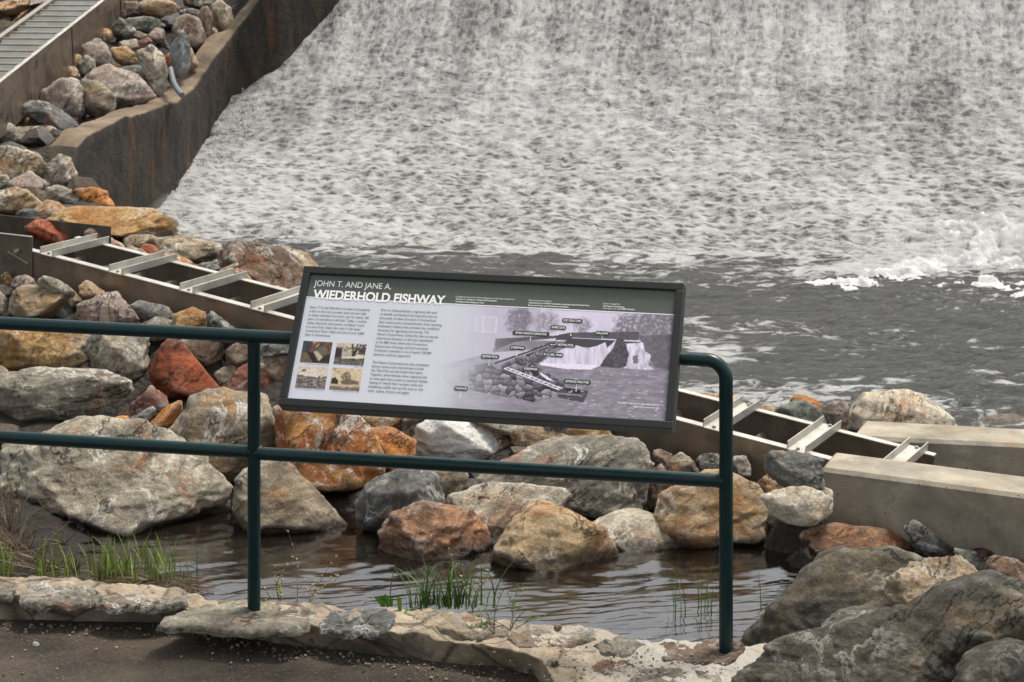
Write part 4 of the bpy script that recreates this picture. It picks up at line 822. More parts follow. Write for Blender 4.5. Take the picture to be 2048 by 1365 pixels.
c_ = n_.mix(n_.rng(n_.math('ADD', s_.outputs[2], n_.rng(n_.noise(tcx, 6, 3), .3, .7, -.02, .02)), .03, .06, .75, 0), c_, (.04, .03, .02))
M_CONC = n_.fin(c_, .9, n_.bump(n_.math('ADD', n_.noise(tcx, 45, 6, .7), n_.rng(n_.vor(tcx, 13), .03, .07, -.5, .3)), .006, .8))
ent = empty('entrance_structure', (1.8, 11.2, 0)); tag(ent, 'pair of pale concrete walls at the water, holding the lower end of the ladder', 'concrete walls')
def prism(poly, z0, z1, name, mat, par, bev=.02, seed=1):
    bm = bmesh.new(); lo = [bm.verts.new((x, y, z0)) for x, y in poly]; f = bm.faces.new(lo)
    ex = bmesh.ops.extrude_face_region(bm, geom=[f]); vs = [e for e in ex['geom'] if isinstance(e, bmesh.types.BMVert)]
    for v in vs: v.co.z = z1
    bmesh.ops.recalc_face_normals(bm, faces=bm.faces)
    te = [e for e in bm.edges if all(abs(v.co.z - z1) < 1e-5 for v in e.verts)]
    bmesh.ops.bevel(bm, geom=te, offset=bev, segments=1, affect='EDGES')
    me = bpy.data.meshes.new(name); bm.to_mesh(me); bm.free(); o = link(name, me, mat, None)
    if par: into(o, par)
    return o
zt = .32
A0 = at_z(1641, 936, zt); A1 = at_z(1668, 903, zt)
zt = .38; f0 = at_z(1641, 936, zt); f1 = at_z(2048, 990, zt); d_ = (f1 - f0).normalized(); f1 = f0 + d_ * 3.2
b0 = at_z(1668, 903, zt); b1 = b0 + d_ * 3.2
e0 = at_z(1705, 880, zt); e1 = at_z(1733, 842, zt)
prism([(f0.x, f0.y), (f1.x, f1.y), (b1.x, b1.y), (b0.x, b0.y)], -.7, .38, 'near_wall', M_CONC, ent)
zt = .32; g0 = at_z(1703, 872, zt); gk = at_z(1810, 878, zt); g1 = at_z(2048, 889, zt); dg = (g1 - gk).normalized(); g1 = g1 + dg * 1.4
k0 = at_z(1729, 840, zt); k1 = at_z(2048, 862, zt) + dg * 1.4
prism([(g0.x, g0.y), (gk.x, gk.y), (g1.x, g1.y), (k1.x, k1.y), (k0.x, k0.y)], -.7, zt, 'far_wall', M_CONC, ent)

# ---------------------------------------------------------------- near bank: asphalt path, mortar and coping stones
ZP, ZC = 1.02, 1.115
n_ = NT('worn_asphalt'); tcx = n_.n('ShaderNodeTexCoord').outputs['Object']
c_ = n_.mix(n_.rng(n_.noise(tcx, 5, 8, .7), .35, .65), (.045, .035, .024), (.125, .098, .070))
c_ = n_.mix(n_.rng(n_.noise(tcx, 1.6, 4), .55, .7, 0, .5), c_, (.10, .07, .045))
c_ = n_.mix(n_.rng(n_.noise(tcx, 110, 4, .8), .57, .66, 0, .8), c_, (.30, .25, .19)); c_ = n_.mix(n_.rng(n_.noise(tcx, 60, 5, .8), .42, .34, 0, .7), c_, (.012, .010, .008))
v_ = n_.vor(tcx, 55); vm = n_.math('MULTIPLY', n_.rng(v_, .10, .16, 1, 0), n_.rng(n_.noise(tcx, 14, 3), .55, .6)); c_ = n_.mix(vm, c_, (.4, .34, .27))
M_ASPH = n_.fin(c_, .9, n_.bump(n_.noise(tcx, 100, 6, .78), .012, 1., n_.bump(n_.noise(tcx, 16, 7, .72), .045)))
xs = np.arange(-7, 7.01, .05); ys = np.concatenate([np.arange(-6, 5.4, .6), np.arange(5.4, 7.0, .025)]); XX, YY = np.meshgrid(xs, ys, indexing='ij')
Q = np.stack([XX.ravel(), YY.ravel(), np.zeros(XX.size)], -1)
ylim = [( -6, 7.12), (at_z(0,1243,ZP).x, at_z(0,1243,ZP).y + .1), (at_z(545,1280,ZP).x, at_z(545,1280,ZP).y + .12), (at_z(1100,1365,ZP).x, 6.45), (6, 5.9)]
zz = ZP + .008 * fbm(Q * 3, 4, 101) + .004 * fbm(Q * 18, 3, 102)
o = gridmesh('path', np.stack([Q[:, 0], Q[:, 1], zz], -1).reshape(XX.shape + (3,)), M_ASPH)
bm = bmesh.new(); bm.from_mesh(o.data); bmesh.ops.delete(bm, geom=[v for v in bm.verts if v.co.y > np.interp(v.co.x, [a for a, b in ylim], [b for a, b in ylim])], context='VERTS'); bm.to_mesh(o.data); bm.free()
tag(o, kind='structure')
n_ = NT('old_mortar'); tcx = n_.n('ShaderNodeTexCoord').outputs['Object']
c_ = n_.mix(n_.rng(n_.noise(tcx, 7, 7, .68), .35, .65), (.24, .185, .125), (.46, .38, .275)); c_ = n_.mix(n_.rng(n_.noise(tcx, 3.3, 7, .7, .8), .53, .62, 0, .75), c_, (.085, .068, .05)); c_ = n_.mix(n_.rng(n_.noise(tcx, 26, 7, .75), .42, .34, 0, .8), c_, (.05, .04, .03)); c_ = n_.mix(n_.rng(n_.noise(tcx, 12, 8, .75), .58, .66, 0, .6), c_, (.46, .43, .36)); c_ = n_.mix(n_.rng(n_.vor(n_.mapping(tcx, (1, 1.6, 1)), 3.4, 'DISTANCE_TO_EDGE'), .0, .035, .85, 0), c_, (.045, .035, .026)); c_ = n_.mix(n_.rng(n_.noise(tcx, 5, 6, .7, .7), .50, .60, 0, .55), c_, (.20, .185, .16))
sx = n_.n('ShaderNodeSeparateXYZ'); n_.l(tcx, sx.inputs[0])
c_ = n_.mix(n_.math('MULTIPLY', n_.rng(sx.outputs[0], .15, .45), n_.rng(n_.noise(tcx, 9, 6, .7), .35, .55, .45, .95)), c_, (.43, .41, .365))
M_MORT = n_.fin(c_, .93, n_.bump(n_.noise(tcx, 90, 7, .75), .006, 1., n_.bump(n_.noise(tcx, 13, 8, .7), .025)))
rw = empty('retaining_wall', (0, 6.7, ZP)); tag(rw, 'low stone and mortar wall top along the path, carrying the railing', 'stone wall')
back = [(-700,1150),(-60,1158),(0,1158),(180,1163),(370,1190),(420,1204),(620,1208),(700,1220),(860,1220),(1020,1246),(1200,1258),(1300,1284),(1450,1288),(1800,1300),(2700,1330)]
midl = [(-700,1205),(-60,1196),(0,1198),(180,1204),(370,1222),(420,1238),(560,1260),(700,1268),(860,1282),(1020,1310),(1080,1330),(1120,1400),(1450,1440),(1800,1460),(2700,1500)]
frt = [(-700,1250),(-60,1244),(150,1246),(310,1247),(400,1260),(560,1292),(700,1303),(860,1325),(1020,1337),(1070,1352),(1120,1410),(1450,1450),(1800,1470),(2700,1510)]
cols = []
for px in np.arange(-700, 2700, 5):
    pb, pm, pf = (lerp_tab(t_, px) for t_ in (back, midl, frt))
    B_, M_, F_ = at_z(px, pb, ZC), at_z(px, pm * .85 + pb * .15, ZC - .010), at_z(px, pf + 3, ZP - .012)
    col = [B_ + Vector((0, .03, -2.0)), B_ + Vector((0, .03, -.25)), B_ + Vector((0, .012, -.03))] + [B_.lerp(M_, k / 14) for k in range(15)] + [M_.lerp(F_, k / 12) for k in range(1, 13)] + [F_ + Vector((0, -.02, -.06))]
    cols.append([list(v) for v in col])
Pm = np.array(cols); fl = Pm.reshape(-1, 3); fl[:, 2] += .014 * fbm(fl * 5, 4, 111) + .014 * ridged(fl * 9, 4, 114) * .6 + .012 * fbm(fl * 26, 4, 112); fl[:, 1] += .02 * fbm(fl * 4 + 7, 4, 113)
o = gridmesh('mortar', Pm, M_MORT, flip=True); into(o, rw)
def coping(mat, reg, pts, z=ZC + .006, th=.03, seed=1, rough=1., sub=5):
    """flat stone: outline lies on the plane z, thickness th below it"""
    o = cv(reg, pts); W = [at_z(px, py, z) for px, py in o]; C = sum(W, Vector()) / len(W); C.z = z - th / 2
    rs = random.Random(seed); q = [v - C for v in W]; hull = []
    for v in q: hull += [Vector((v.x, v.y, -th / 2)), Vector((v.x * .99, v.y * .99, th * .1)), Vector((v.x * .93, v.y * .93, th * .35 * rs.uniform(.7, 1.1)))]
    bm = bmesh.new(); [bm.verts.new(v) for v in hull]; bmesh.ops.convex_hull(bm, input=bm.verts); bm.normal_update()
    pl = np.array([(*f.normal, f.normal.dot(f.verts[0].co)) for f in bm.faces if f.normal.dot(f.verts[0].co) > 1e-4]); bm.free()
    hx = max(abs(v.x) for v in q); hy = max(abs(v.y) for v in q)
    bm = bmesh.new(); bmesh.ops.create_icosphere(bm, subdivisions=sub, radius=1); V = np.array([v.co[:] for v in bm.verts]); Fa = [tuple(v.index for v in f.verts) for f in bm.faces]; bm.free()
    Dr = V * np.array([hx, hy, th * .5]); qq = np.maximum(Dr @ pl[:, :3].T, 0) / pl[:, 3]; m = qq.max(1, keepdims=True)
    P = Dr / (m * np.power(np.power(qq / m, 40).sum(1), 1 / 40)[:, None])
    for i_ in (0, 1):
        lo, hi = min(v[i_] for v in q), max(v[i_] for v in q); c_ = P[:, i_]; P[:, i_] = np.where(c_ > 0, c_ * hi / c_.max(), c_ * lo / c_.min())
    P[:, :2] *= (1.04 + .10 * fbm(P * 14 + seed * 7, 4, 121))[:, None]; P[:, 2] += rough * (.009 * fbm(P * 11 + seed, 4, 122) + .009 * ridged(P * 16 + seed, 4, 123) + .006 * fbm(P * 60, 3, 124))
    ob = pmesh('coping_stone', P, Fa, RM[mat], None, True); ob.location = C; into(ob, rw); ob.matrix_parent_inverse = Matrix.Translation(-rw.location); return ob
coping('lichen', 'Z3', [(95,900),(150,842),(330,830),(470,868),(560,905),(430,935),(250,945),(120,940)], seed=1, rough=1.6)
coping('lichen', 'Z3', [(520,935),(600,898),(800,895),(960,908),(990,940),(800,962),(600,966)], seed=2)
coping('lichen', 'Z3', [(-80,840),(60,822),(100,850),(60,905),(-80,910)], seed=3)
coping('grey', 'Z3', [(820,1050),(960,980),(1080,930),(1300,920),(1500,925),(1660,970),(1680,1020),(1520,1090),(1200,1068),(1000,1050)], z=ZC + .006, seed=4)
coping('dgrey', 'Z8', [(285,335),(330,288),(560,282),(605,310),(560,362),(420,378),(300,355)], seed=5)
coping('gtan', 'Z8', [(675,315),(760,288),(900,302),(1050,345),(1062,382),(900,392),(760,355)], seed=6)
coping('lichen', 'Z8', [(1060,395),(1120,363),(1400,358),(1415,400),(1300,425),(1100,428)], seed=7)
coping('lichen', 'Z8', [(1415,415),(1520,388),(1615,420),(1560,465),(1440,458)], seed=8)
coping('brown', 'Z8', [(1650,455),(1700,413),(1860,408),(2020,420),(2030,450),(1940,500),(1700,488)], seed=9)
coping('brown', 'Z8', [(1400,512),(1440,485),(1540,485),(1572,510),(1480,542),(1410,532)], z=ZC + .002, seed=10)
coping('grey', 'Z8', [(1535,580),(1600,522),(1700,518),(1920,532),(1945,640),(1560,640)], z=ZC + .002, seed=11, rough=.3)
coping('gtan', 'Z8', [(1240,590),(1330,560),(1430,560),(1500,600),(1480,660),(1260,660)], z=ZC - .004, seed=12, rough=.4)
# loose stones, grit and pebbles along the foot of the mortar
V = []; Fc = []
icos = bmesh.new(); bmesh.ops.create_icosphere(icos, subdivisions=1, radius=1); IV = [v.co.copy() for v in icos.verts]; IF = [tuple(v.index for v in f.verts) for f in icos.faces]; icos.free()
def peb(c, r):
    b0 = len(V); s = Vector((random.uniform(.7, 1.3), random.uniform(.7, 1.3), random.uniform(.5, .9))) * r
    for v in IV: j = random.uniform(.8, 1.15); V.append((c[0] + v.x * s.x * j, c[1] + v.y * s.y * j, c[2] + v.z * s.z * j))
    Fc.extend([tuple(i + b0 for i in f) for f in IF])
for k in range(1500):
    if k < 700:
        px = random.uniform(-50, 1120); py = lerp_tab(frt, px) + abs(random.gauss(0, 16)) + 2; p = at_z(px, py, ZP + .006)
    elif k < 1100: px = random.uniform(-50, 1300); py = random.uniform(1260, 1480); p = at_z(px, py, ZP + .006)
    else:
        px = random.gauss(1290, 110); py = random.gauss(1332, 22)
        if py < lerp_tab(back, px) + 12: continue
        p = at_z(px, py, ZC + .012)
    peb(p, random.choice((.0015, .002, .002, .0025, .003, .006)))
n_ = NT('grit'); oi_ = n_.n('ShaderNodeNewGeometry'); M_GRIT = n_.fin(n_.mix(oi_.outputs['Random Per Island'], (.05, .04, .03), (.30, .24, .18)), .9)
o = pmesh('gravel', V, Fc, M_GRIT); tag(o, 'fine loose grit along the foot of the wall and over the paving', 'gravel', kind='stuff')
def loose(label, mat, px, py, s, z):
    c = at_z(px, py, z); return make_rock(label, mat, [(px - s, py + 1), (px - s * .6, py - s * .7), (px + s * .4, py - s * .8), (px + s, py - s * .1), (px + s * .7, py + s * .6), (px - s * .5, py + s * .7)], c.y, s / F * c.y * 1.6, sub=3, name='stone', cat='stone')
loose('small bluish stone sitting on the mortar below the grass tuft', 'blue', 960, 1277, 8, ZC)
loose('small tan stone on the wall edge right of the twiggy sprig', 'gtan', 1116, 1256, 9, ZC + .01)
loose('small bluish pebble in the hole beside the paving', 'blue', 1056, 1340, 8, ZP + .02)
loose('brown lump half sunk in the paving mortar', 'gtan', 1110, 1328, 9, ZC)
loose('black lump beside the moss at the wall foot', 'green', 652, 1286, 9, ZP + .02)
loose('second black lump left of the moss at the wall foot', 'green', 626, 1281, 10, ZP + .03)
loose('white chip lying on the asphalt at left', 'white', 72, 1289, 7, ZP + .006)

# ---------------------------------------------------------------- railing
n_ = NT('dark_green_paint'); tcx = n_.n('ShaderNodeTexCoord').outputs['Object']
c_ = n_.mix(n_.noise(tcx, 3, 5, .6), (.0014, .015, .0165), (.0022, .022, .024)); c_ = n_.mix(n_.rng(n_.noise(tcx, 60, 5, .8), .66, .72, 0, .5), c_, (.02, .03, .028))
M_GREEN = n_.fin(c_, n_.rng(n_.noise(tcx, 25, 4), .3, .7, .26, .42), n_.bump(n_.noise(tcx, 120, 3), .0008, .5), spec=.32)
PL = at_Y(508, 1222, 6.75); PR = at_Y(1452, 1303, 6.40); rdir = PR - PL; rdir.z = 0; rl = rdir.length; rdir.normalize(); rperp = Vector((rdir.y, -rdir.x, 0))   # rperp towards the viewer
zt_ = at_Y(508, 673, 6.75).z; ztr = at_Y(1452, 722, 6.40).z; zm_ = at_Y(508, 905, 6.75).z; zmr = at_Y(1452, 963, 6.40).z
RAD = .0222
rail = empty('railing', (PL.x, PL.y, ZC)); tag(rail, 'dark green painted pipe railing with two rails on the stone wall', 'railing')
PLt = Vector((PL.x, PL.y, zt_)); PRt = Vector((PR.x, PR.y, ztr)); dt = (PRt - PLt).normalized(); dm = Vector((PR.x, PR.y, zmr)) - Vector((PL.x, PL.y, zm_)); dm.normalize()
LX = PLt - dt * 2.6
# top rail bending down into the right post
rb = .062; c0 = PRt - dt * rb - Vector((0, 0, 0)); pts = [LX, PLt, c0]
for k in range(1, 9):
    a = k / 8 * math.pi / 2; pts.append(c0 + dt * rb * math.sin(a) - Vector((0, 0, 1)) * rb * (1 - math.cos(a)))
pts.append(Vector((PR.x, PR.y, ztr - .20)))
into(MB().tube(pts, RAD, 28).build('top_rail', M_GREEN, None, True), rail)
into(MB().tube([Vector((PR.x, PR.y, ztr - .2)), Vector((PR.x, PR.y, ZC - .05))], RAD, 28).build('post', M_GREEN, None, True), rail)
into(MB().tube([Vector((PL.x, PL.y, zt_ - .015)), Vector((PL.x, PL.y, ZC - .05))], RAD * .985, 28).build('post', M_GREEN, None, True), rail)
PL2 = PL - rdir * rl * 1.28
into(MB().tube([Vector((PL2.x, PL2.y, zt_ - .015)), Vector((PL2.x, PL2.y, ZC - .3))], RAD * .985, 28).build('post', M_GREEN, None, True), rail)
into(MB().tube([Vector((PL.x, PL.y, zm_)) - dm * 2.6, Vector((PL.x, PL.y, zm_)) + dm * .0], RAD * .97, 28).build('middle_rail', M_GREEN, None, True), rail)
into(MB().tube([Vector((PL.x, PL.y, zm_ - .003)), Vector((PR.x, PR.y, zmr))], RAD * .97, 28).build('middle_rail', M_GREEN, None, True), rail)
for c, d_, r_ in ((Vector((PL.x, PL.y, zm_)), dm, 1), (Vector((PL.x, PL.y, zm_)), -dm, 1), (Vector((PR.x, PR.y, zmr)), -dm, 1), (Vector((PL.x, PL.y, zt_)), Vector((0, 0, -1)), 1)):
    into(MB().tube([c + d_ * .017, c + d_ * .024, c + d_ * .030], [RAD * 1.07, RAD * 1.05, RAD * .97], 24, False).build('weld', M_GREEN, None, True), rail)
into(MB().tube([Vector((PR.x, PR.y, ztr - .112)), Vector((PR.x, PR.y, ztr - .106)), Vector((PR.x, PR.y, ztr - .100))], [RAD * 1.0, RAD * 1.03, RAD * 1.0], 24, False).build('weld', M_GREEN, None, True), rail)

# ---------------------------------------------------------------- information sign
SR = rdir.copy(); SR.z = dt.z * 0; SR.normalize()
tilt_h, tilt_v = .27, .41; tl = math.hypot(tilt_h, tilt_v)
SU = (Vector((0, 0, 1)) * tilt_v / tl - rperp * tilt_h / tl).normalized(); SN = SR.cross(SU).normalized()
if SN.y > 0: SN = -SN
# bottom left corner of the outer frame: on the ray through pixel (556, 811), nearer than the rail
SBL = at_Y(556, 811, 6.535)
def ray_plane(px, py, off=0.):
    d = Vector(((px - CX) / F, 1, -(py - YH) / F)); o_ = Vector((0, 0, H)); k = ((SBL + SN * off) - o_).dot(SN) / d.dot(SN); return o_ + d * k
def suv(px, py, off=0.):
    p = ray_plane(px, py, off) - SBL; return p.dot(SR), p.dot(SU)
SW = (suv(1343, 859)[0] + suv(1372, 566)[0]) / 2 ; SH = (suv(605, 533)[1] + suv(1372, 566)[1]) / 2
print('SIGN', SW, SH, suv(605, 533), suv(1372, 566), suv(1343, 859))
sign = empty('information_sign', SBL); tag(sign, 'wide framed information sign about the fishway fixed to the green railing', 'sign')
def SP(u_, v_, off=0.): return SBL + SR * u_ + SU * v_ + SN * off
n_ = NT('sign_frame_metal'); tcx = n_.n('ShaderNodeTexCoord').outputs['Object']
M_FRAME = n_.fin(n_.mix(n_.noise(tcx, 90, 4), (.005, .006, .006), (.010, .011, .0105)), .42, spec=.5)
fw, ft = .026, .060
def fbar(u0, v0, u1, v1, name='frame'):
    c = SP((u0 + u1) / 2, (v0 + v1) / 2, -ft / 2 + .004); return into(MB().box(c, abs(u1 - u0) / 2, abs(v1 - v0) / 2, ft / 2, (SR, SU, SN)).build(name, M_FRAME, None, bevel=.0035), sign)
fbar(0, 0, SW, fw); fbar(0, SH - fw, SW, SH); fbar(0, fw - .001, fw, SH - fw + .001); fbar(SW - fw, fw - .001, SW, SH - fw + .001)
into(MB().box(SP(SW / 2, SH / 2, -.020), SW / 2 - .01, SH / 2 - .01, .004, (SR, SU, SN)).build('back_plate', M_FRAME, None), sign)
for uu in (SW * .2, SW * .8):
    into(MB().box(SP(uu, SH * .45, -.034), .02, .07, .010, (SR, SU, SN)).build('clamp', M_FRAME, None, bevel=.002), sign)
# printed picture: colours drawn by formula on a fine grid lying in the panel plane
def inpoly(X, Y, poly):
    r = np.zeros(X.shape, bool); j = len(poly) - 1
    for i in range(len(poly)):
        xi, yi = poly[i]; xj, yj = poly[j]
        c = ((yi > Y) != (yj > Y)) & (X < (xj - xi) * (Y - yi) / (yj - yi + 1e-9) + xi); r ^= c; j = i
    return r
def segd(X, Y, a, b):
    ax, ay = a; bx, by = b; L2 = (bx - ax) ** 2 + (by - ay) ** 2; t = np.clip(((X - ax) * (bx - ax) + (Y - ay) * (by - ay)) / L2, 0, 1)
    return np.hypot(X - ax - t * (bx - ax), Y - ay - t * (by - ay))
def print_mat(name, attr='print'):
    n = NT(name); a = n.n('ShaderNodeAttribute', attribute_name=attr); return n.fin(a.outputs['Color'], .38, spec=.3)
M_PRINT = print_mat('printed_panel')
def lin(c): c = np.clip(c, 0, 255) / 255; return np.where(c <= .04045, c / 12.92, ((c + .055) / 1.055) ** 2.4)
def printed(name, u0, v0, u1, v1, nu, nv, fn, off, par):
    us = np.linspace(u0, u1, nu); vs = np.linspace(v0, v1, nv); UU, VV = np.meshgrid(us, vs, indexing='ij')
    b_ = np.array(SP(0, 0, off)); P = b_ + UU[..., None] * np.array(SR) + VV[..., None] * np.array(SU)
    # pixel position of each print point (only to lay out the drawing)
    PX = CX + F * P[..., 0] / P[..., 1]; PY = YH + F * (H - P[..., 2]) / P[..., 1]
    col = fn(PX, PY).reshape(-1, 3); o = gridmesh(name, P, M_PRINT, None, False, flip=False)
    if o.data.polygons[0].normal.dot(SN) < 0: o.data.flip_normals()
    ca = o.data.color_attributes.new('print', 'FLOAT_COLOR', 'POINT'); ca.data.foreach_set('color', np.concatenate([lin(col), np.ones((len(col), 1))], 1).reshape(-1).astype(np.float32))
    return into(o, par)
iu0, iv0, iu1, iv1 = fw - .002, fw - .002, SW - fw + .002, SH - fw + .002
HBV = (suv(604, 592.7)[1] + suv(1353.6, 628)[1]) / 2          # bottom of the header band
HDR = np.array([84., 91., 84.]); PALE = np.array([201., 203., 214.])
def cells(q, sx, sy, sd=0):
    '''random brightness and edge distance of jittered cells'''
    x = q[:, 0] * sx; y = q[:, 1] * sy; ix = np.floor(x).astype(int); iy = np.floor(y).astype(int); b1 = np.full(len(x), 9.); b2 = b1.copy(); v = np.zeros(len(x)); nx = v.copy()
    for a in (-1, 0, 1):
        for b in (-1, 0, 1):
            h = ((ix + a) * 7349 + (iy + b) * 9151 + sd * 131) & 4095; px_ = ix + a + .15 + .7 * _perm[h]; py_ = iy + b + .15 + .7 * _perm[(h * 7 + 13) & 4095]
            d = np.hypot(x - px_, y - py_); m = d < b1; b2 = np.where(m, b1, np.minimum(b2, d)); nx = np.where(m, (y - py_), nx); v = np.where(m, _perm[(h * 3 + 5) & 4095], v); b1 = np.where(m, d, b1)
    return v, b2 - b1, nx
def main_print(PX, PY):
    ox, oy, s = REG['S4']; X = (PX - ox) * s; Y = (PY - oy) * s; sh = X.shape
    q = np.stack([X.ravel(), Y.ravel(), np.zeros(X.size)], -1)
    N = lambda sx, sy, o=4, sd=0: fbm(q * np.array([sx, sy, 1]), o, 200 + sd).reshape(sh)
    C = np.zeros(sh + (3,)); MID = np.array([1., .965, 1.06])
    def put(mask, g, a=1.): g = np.asarray(g, float); g = g if g.ndim else np.full(sh, float(g)); m = (mask * a)[..., None]; C[:] = C * (1 - m) + (g[..., None] * MID) * m
    one = np.ones(sh)
    put(one, 140 + 26 * N(.012, .05, 5) + 8 * N(.1, .2, 3, 1))                                     # water
    put(Y < 330 + .03 * X, 214 + 14 * N(.006, .008, 3, 2))                                        # sky
    put((Y < 330 + .03 * X) & (X < 640), 190.)
    tw = ridged(q * np.array([.045, .045, 1]), 4, 210).reshape(sh)
    for cxx, cy, rx, ry, g, th in [(430, 150, 150, 150, 118, .0), (700, 170, 140, 130, 140, .15), (1050, 200, 110, 90, 140, .2), (1520, 220, 200, 150, 118, .1), (1800, 210, 260, 200, 116, -.1)]:
        d = ((X - cxx) / rx) ** 2 + ((Y - cy) / ry) ** 2 + .5 * N(.03, .03, 4, 5); put((d < 1), g + 8 + 22 * N(.08, .08, 3, 6), np.clip((1 - d) * 1.6, 0, 1) * np.clip((tw - th + .55) * 1.1, .25, 1))
    put(inpoly(X, Y, [(200, 330), (780, 300), (930, 270), (1600, 262), (1600, 345), (950, 330), (760, 330), (400, 360), (200, 440)]), 92 + 16 * N(.05, .05, 3, 7))
    put(inpoly(X, Y, [(1600, 300), (1980, 290), (1980, 650), (1760, 610), (1650, 450), (1620, 370)]), 108 + 22 * N(.03, .04, 4, 8))
    put(inpoly(X, Y, [(900, 325), (1375, 345), (1345, 420), (1000, 410), (860, 395)]), 74.)          # dam face
    put(inpoly(X, Y, [(1450, 345), (1610, 358), (1620, 390), (1460, 385)]), 78.)
    stv_ = N(.05, .008, 4, 9)
    put(inpoly(X, Y, [(990, 395), (1090, 425), (1190, 400), (1270, 365), (1290, 420), (1375, 345), (1340, 430), (1290, 520), (1240, 590), (1130, 625), (940, 615), (620, 580), (780, 470), (900, 410)]), 212 + 40 * stv_)
    put(inpoly(X, Y, [(620, 560), (900, 575), (1230, 590), (1130, 632), (900, 628), (640, 590)]), 236 + 14 * N(.05, .1, 3, 10))
    put(inpoly(X, Y, [(1460, 380), (1640, 368), (1655, 450), (1715, 490), (1690, 590), (1760, 635), (1450, 622), (1480, 520), (1500, 470)]), 205 + 60 * N(.05, .02, 4, 11))
    put(inpoly(X, Y, [(1540, 500), (1590, 490), (1590, 570), (1540, 575)]), 120.)
    put(inpoly(X, Y, [(1380, 325), (1455, 335), (1500, 480), (1475, 600), (1400, 620), (1215, 600), (1280, 500), (1350, 420)]), 82 + 26 * N(.04, .04, 4, 12))
    put(segd(X, Y, (940, 323), (1375, 342)) < 3, 235.); put(segd(X, Y, (1455, 350), (1620, 360)) < 3, 220.)
    # rocks bank
    ql = q + 26 * np.stack([fbm(q * .02, 3, 231), fbm(q * .02, 3, 232), np.zeros(len(q))], -1)
    cvv, ced, cny = cells(ql, .0125, .019, 5); cv2, ce2, cn2 = cells(ql, .035, .05, 9); big = (q[:, 1] > 640) | (q[:, 0] < 500)
    va, ea, na = np.where(big, cvv, cv2), np.where(big, ced, ce2), np.where(big, cny, cn2)
    rk_ = (70 + 85 * va - 70 * na + 14 * fbm(q * .08, 3, 233)); rk_ = np.clip(np.where(ea < .10, 52, rk_), 45, 195).reshape(sh)
    put(inpoly(X, Y, [(-60, 640), (60, 600), (250, 600), (380, 520), (620, 400), (790, 350), (820, 400), (700, 470), (560, 550), (640, 620), (860, 760), (880, 800), (800, 850), (720, 920), (560, 950), (480, 930), (300, 900), (100, 860), (-60, 830)]), rk_)
    put(inpoly(X, Y, [(0, 590), (140, 560), (180, 590), (60, 640), (0, 650)]), 92.); put(inpoly(X, Y, [(560, 560), (660, 480), (800, 450), (720, 480), (620, 575)]), 84.)
    put(inpoly(X, Y, [(120, 470), (480, 440), (620, 440), (300, 540), (190, 545)]), 196.)
    put(segd(X, Y, (200, 570), (760, 385)) < 13, 70.); put(segd(X, Y, (230, 575), (720, 400)) < 2.5, 205.)
    put(inpoly(X, Y, [(780, 300), (880, 285), (950, 290), (945, 330), (880, 345), (790, 345)]), 78.)
    for a, b in [((285, 622), (880, 852)), ((322, 612), (915, 842))]: put(segd(X, Y, a, b) < 4.5, 240.)
    for k in range(14):
        f_ = k / 13; put(segd(X, Y, (285 + 595 * f_, 622 + 230 * f_), (322 + 593 * f_, 612 + 230 * f_)) < 3.2, 240.)
    put(inpoly(X, Y, [(620, 650), (690, 690), (770, 745), (700, 730), (640, 680)]), 236.)
    put(inpoly(X, Y, [(800, 845), (880, 800), (1060, 830), (1105, 838), (1090, 890), (1050, 955), (810, 905)]), 78.); put(inpoly(X, Y, [(860, 812), (1000, 820), (1060, 860), (1000, 870), (900, 845)]), 48.)
    put(segd(X, Y, (880, 800), (1060, 828)) < 5, 150.); put(segd(X, Y, (805, 862), (1040, 885)) < 7, 140.)
    put((N(.02, .08, 4, 14) > .42) & (Y > 640) & (X > 900), 185.)
    # building at left with pale windows
    put(inpoly(X, Y, [(-500, -60), (240, -20), (200, 330), (170, 470), (-500, 620)]), 186.)
    for w_q in [[(5, 105), (218, 120), (208, 272), (0, 262)], [(-150, 85), (-45, 100), (-50, 250), (-155, 240)]]:
        put(inpoly(X, Y, w_q), 216.)
        c0 = np.mean(w_q, 0); inn = [tuple(c0 + (np.array(p) - c0) * np.array([.86, .88])) for p in w_q]; put(inpoly(X, Y, inn), 192.)
    put(segd(X, Y, (82, 110), (76, 268)) < 9, 218.); put(segd(X, Y, (-152, 165), (-48, 175)) < 5, 216.)
    # fade to the pale page at left
    fade = np.clip((X + 360 + .25 * (Y - 400) + 60 * N(.01, .01, 3, 15)) / 520, 0, 1); fade = fade * fade * (3 - 2 * fade)
    fd2 = np.clip((X - 30) / 420, 0, 1) * .45 + .55; a = np.where(X < 450, fade * fd2, fade)[..., None]
    C = np.clip(C, 0, 250) * .97
    return PALE * (1 - a) + C * a
printed('printed_picture', iu0, iv0, iu1, HBV, 620, 240, main_print, -.0080, sign)
into(MB().box(SP((iu0 + iu1) / 2, (HBV + iv1) / 2, -.0100), (iu1 - iu0) / 2, (iv1 - HBV) / 2, .0021, (SR, SU, SN)).build('header_band', NT('header_print').fin(tuple(lin(HDR)), .4, spec=.3), None), sign)
M_WHITE = NT('white_print').fin((.86, .86, .86), .45, spec=.2); M_INK = NT('dark_ink').fin((.075, .078, .085), .5, spec=.2); M_TAGP = NT('tag_print').fin(tuple(lin(np.array([58., 66., 58.]))), .45, spec=.2)
into(MB().box(SP((iu0 + iu1) / 2, HBV, -.0077), (iu1 - iu0) / 2, .0013, .0003, (SR, SU, SN)).build('header_rule', M_WHITE, None), sign)
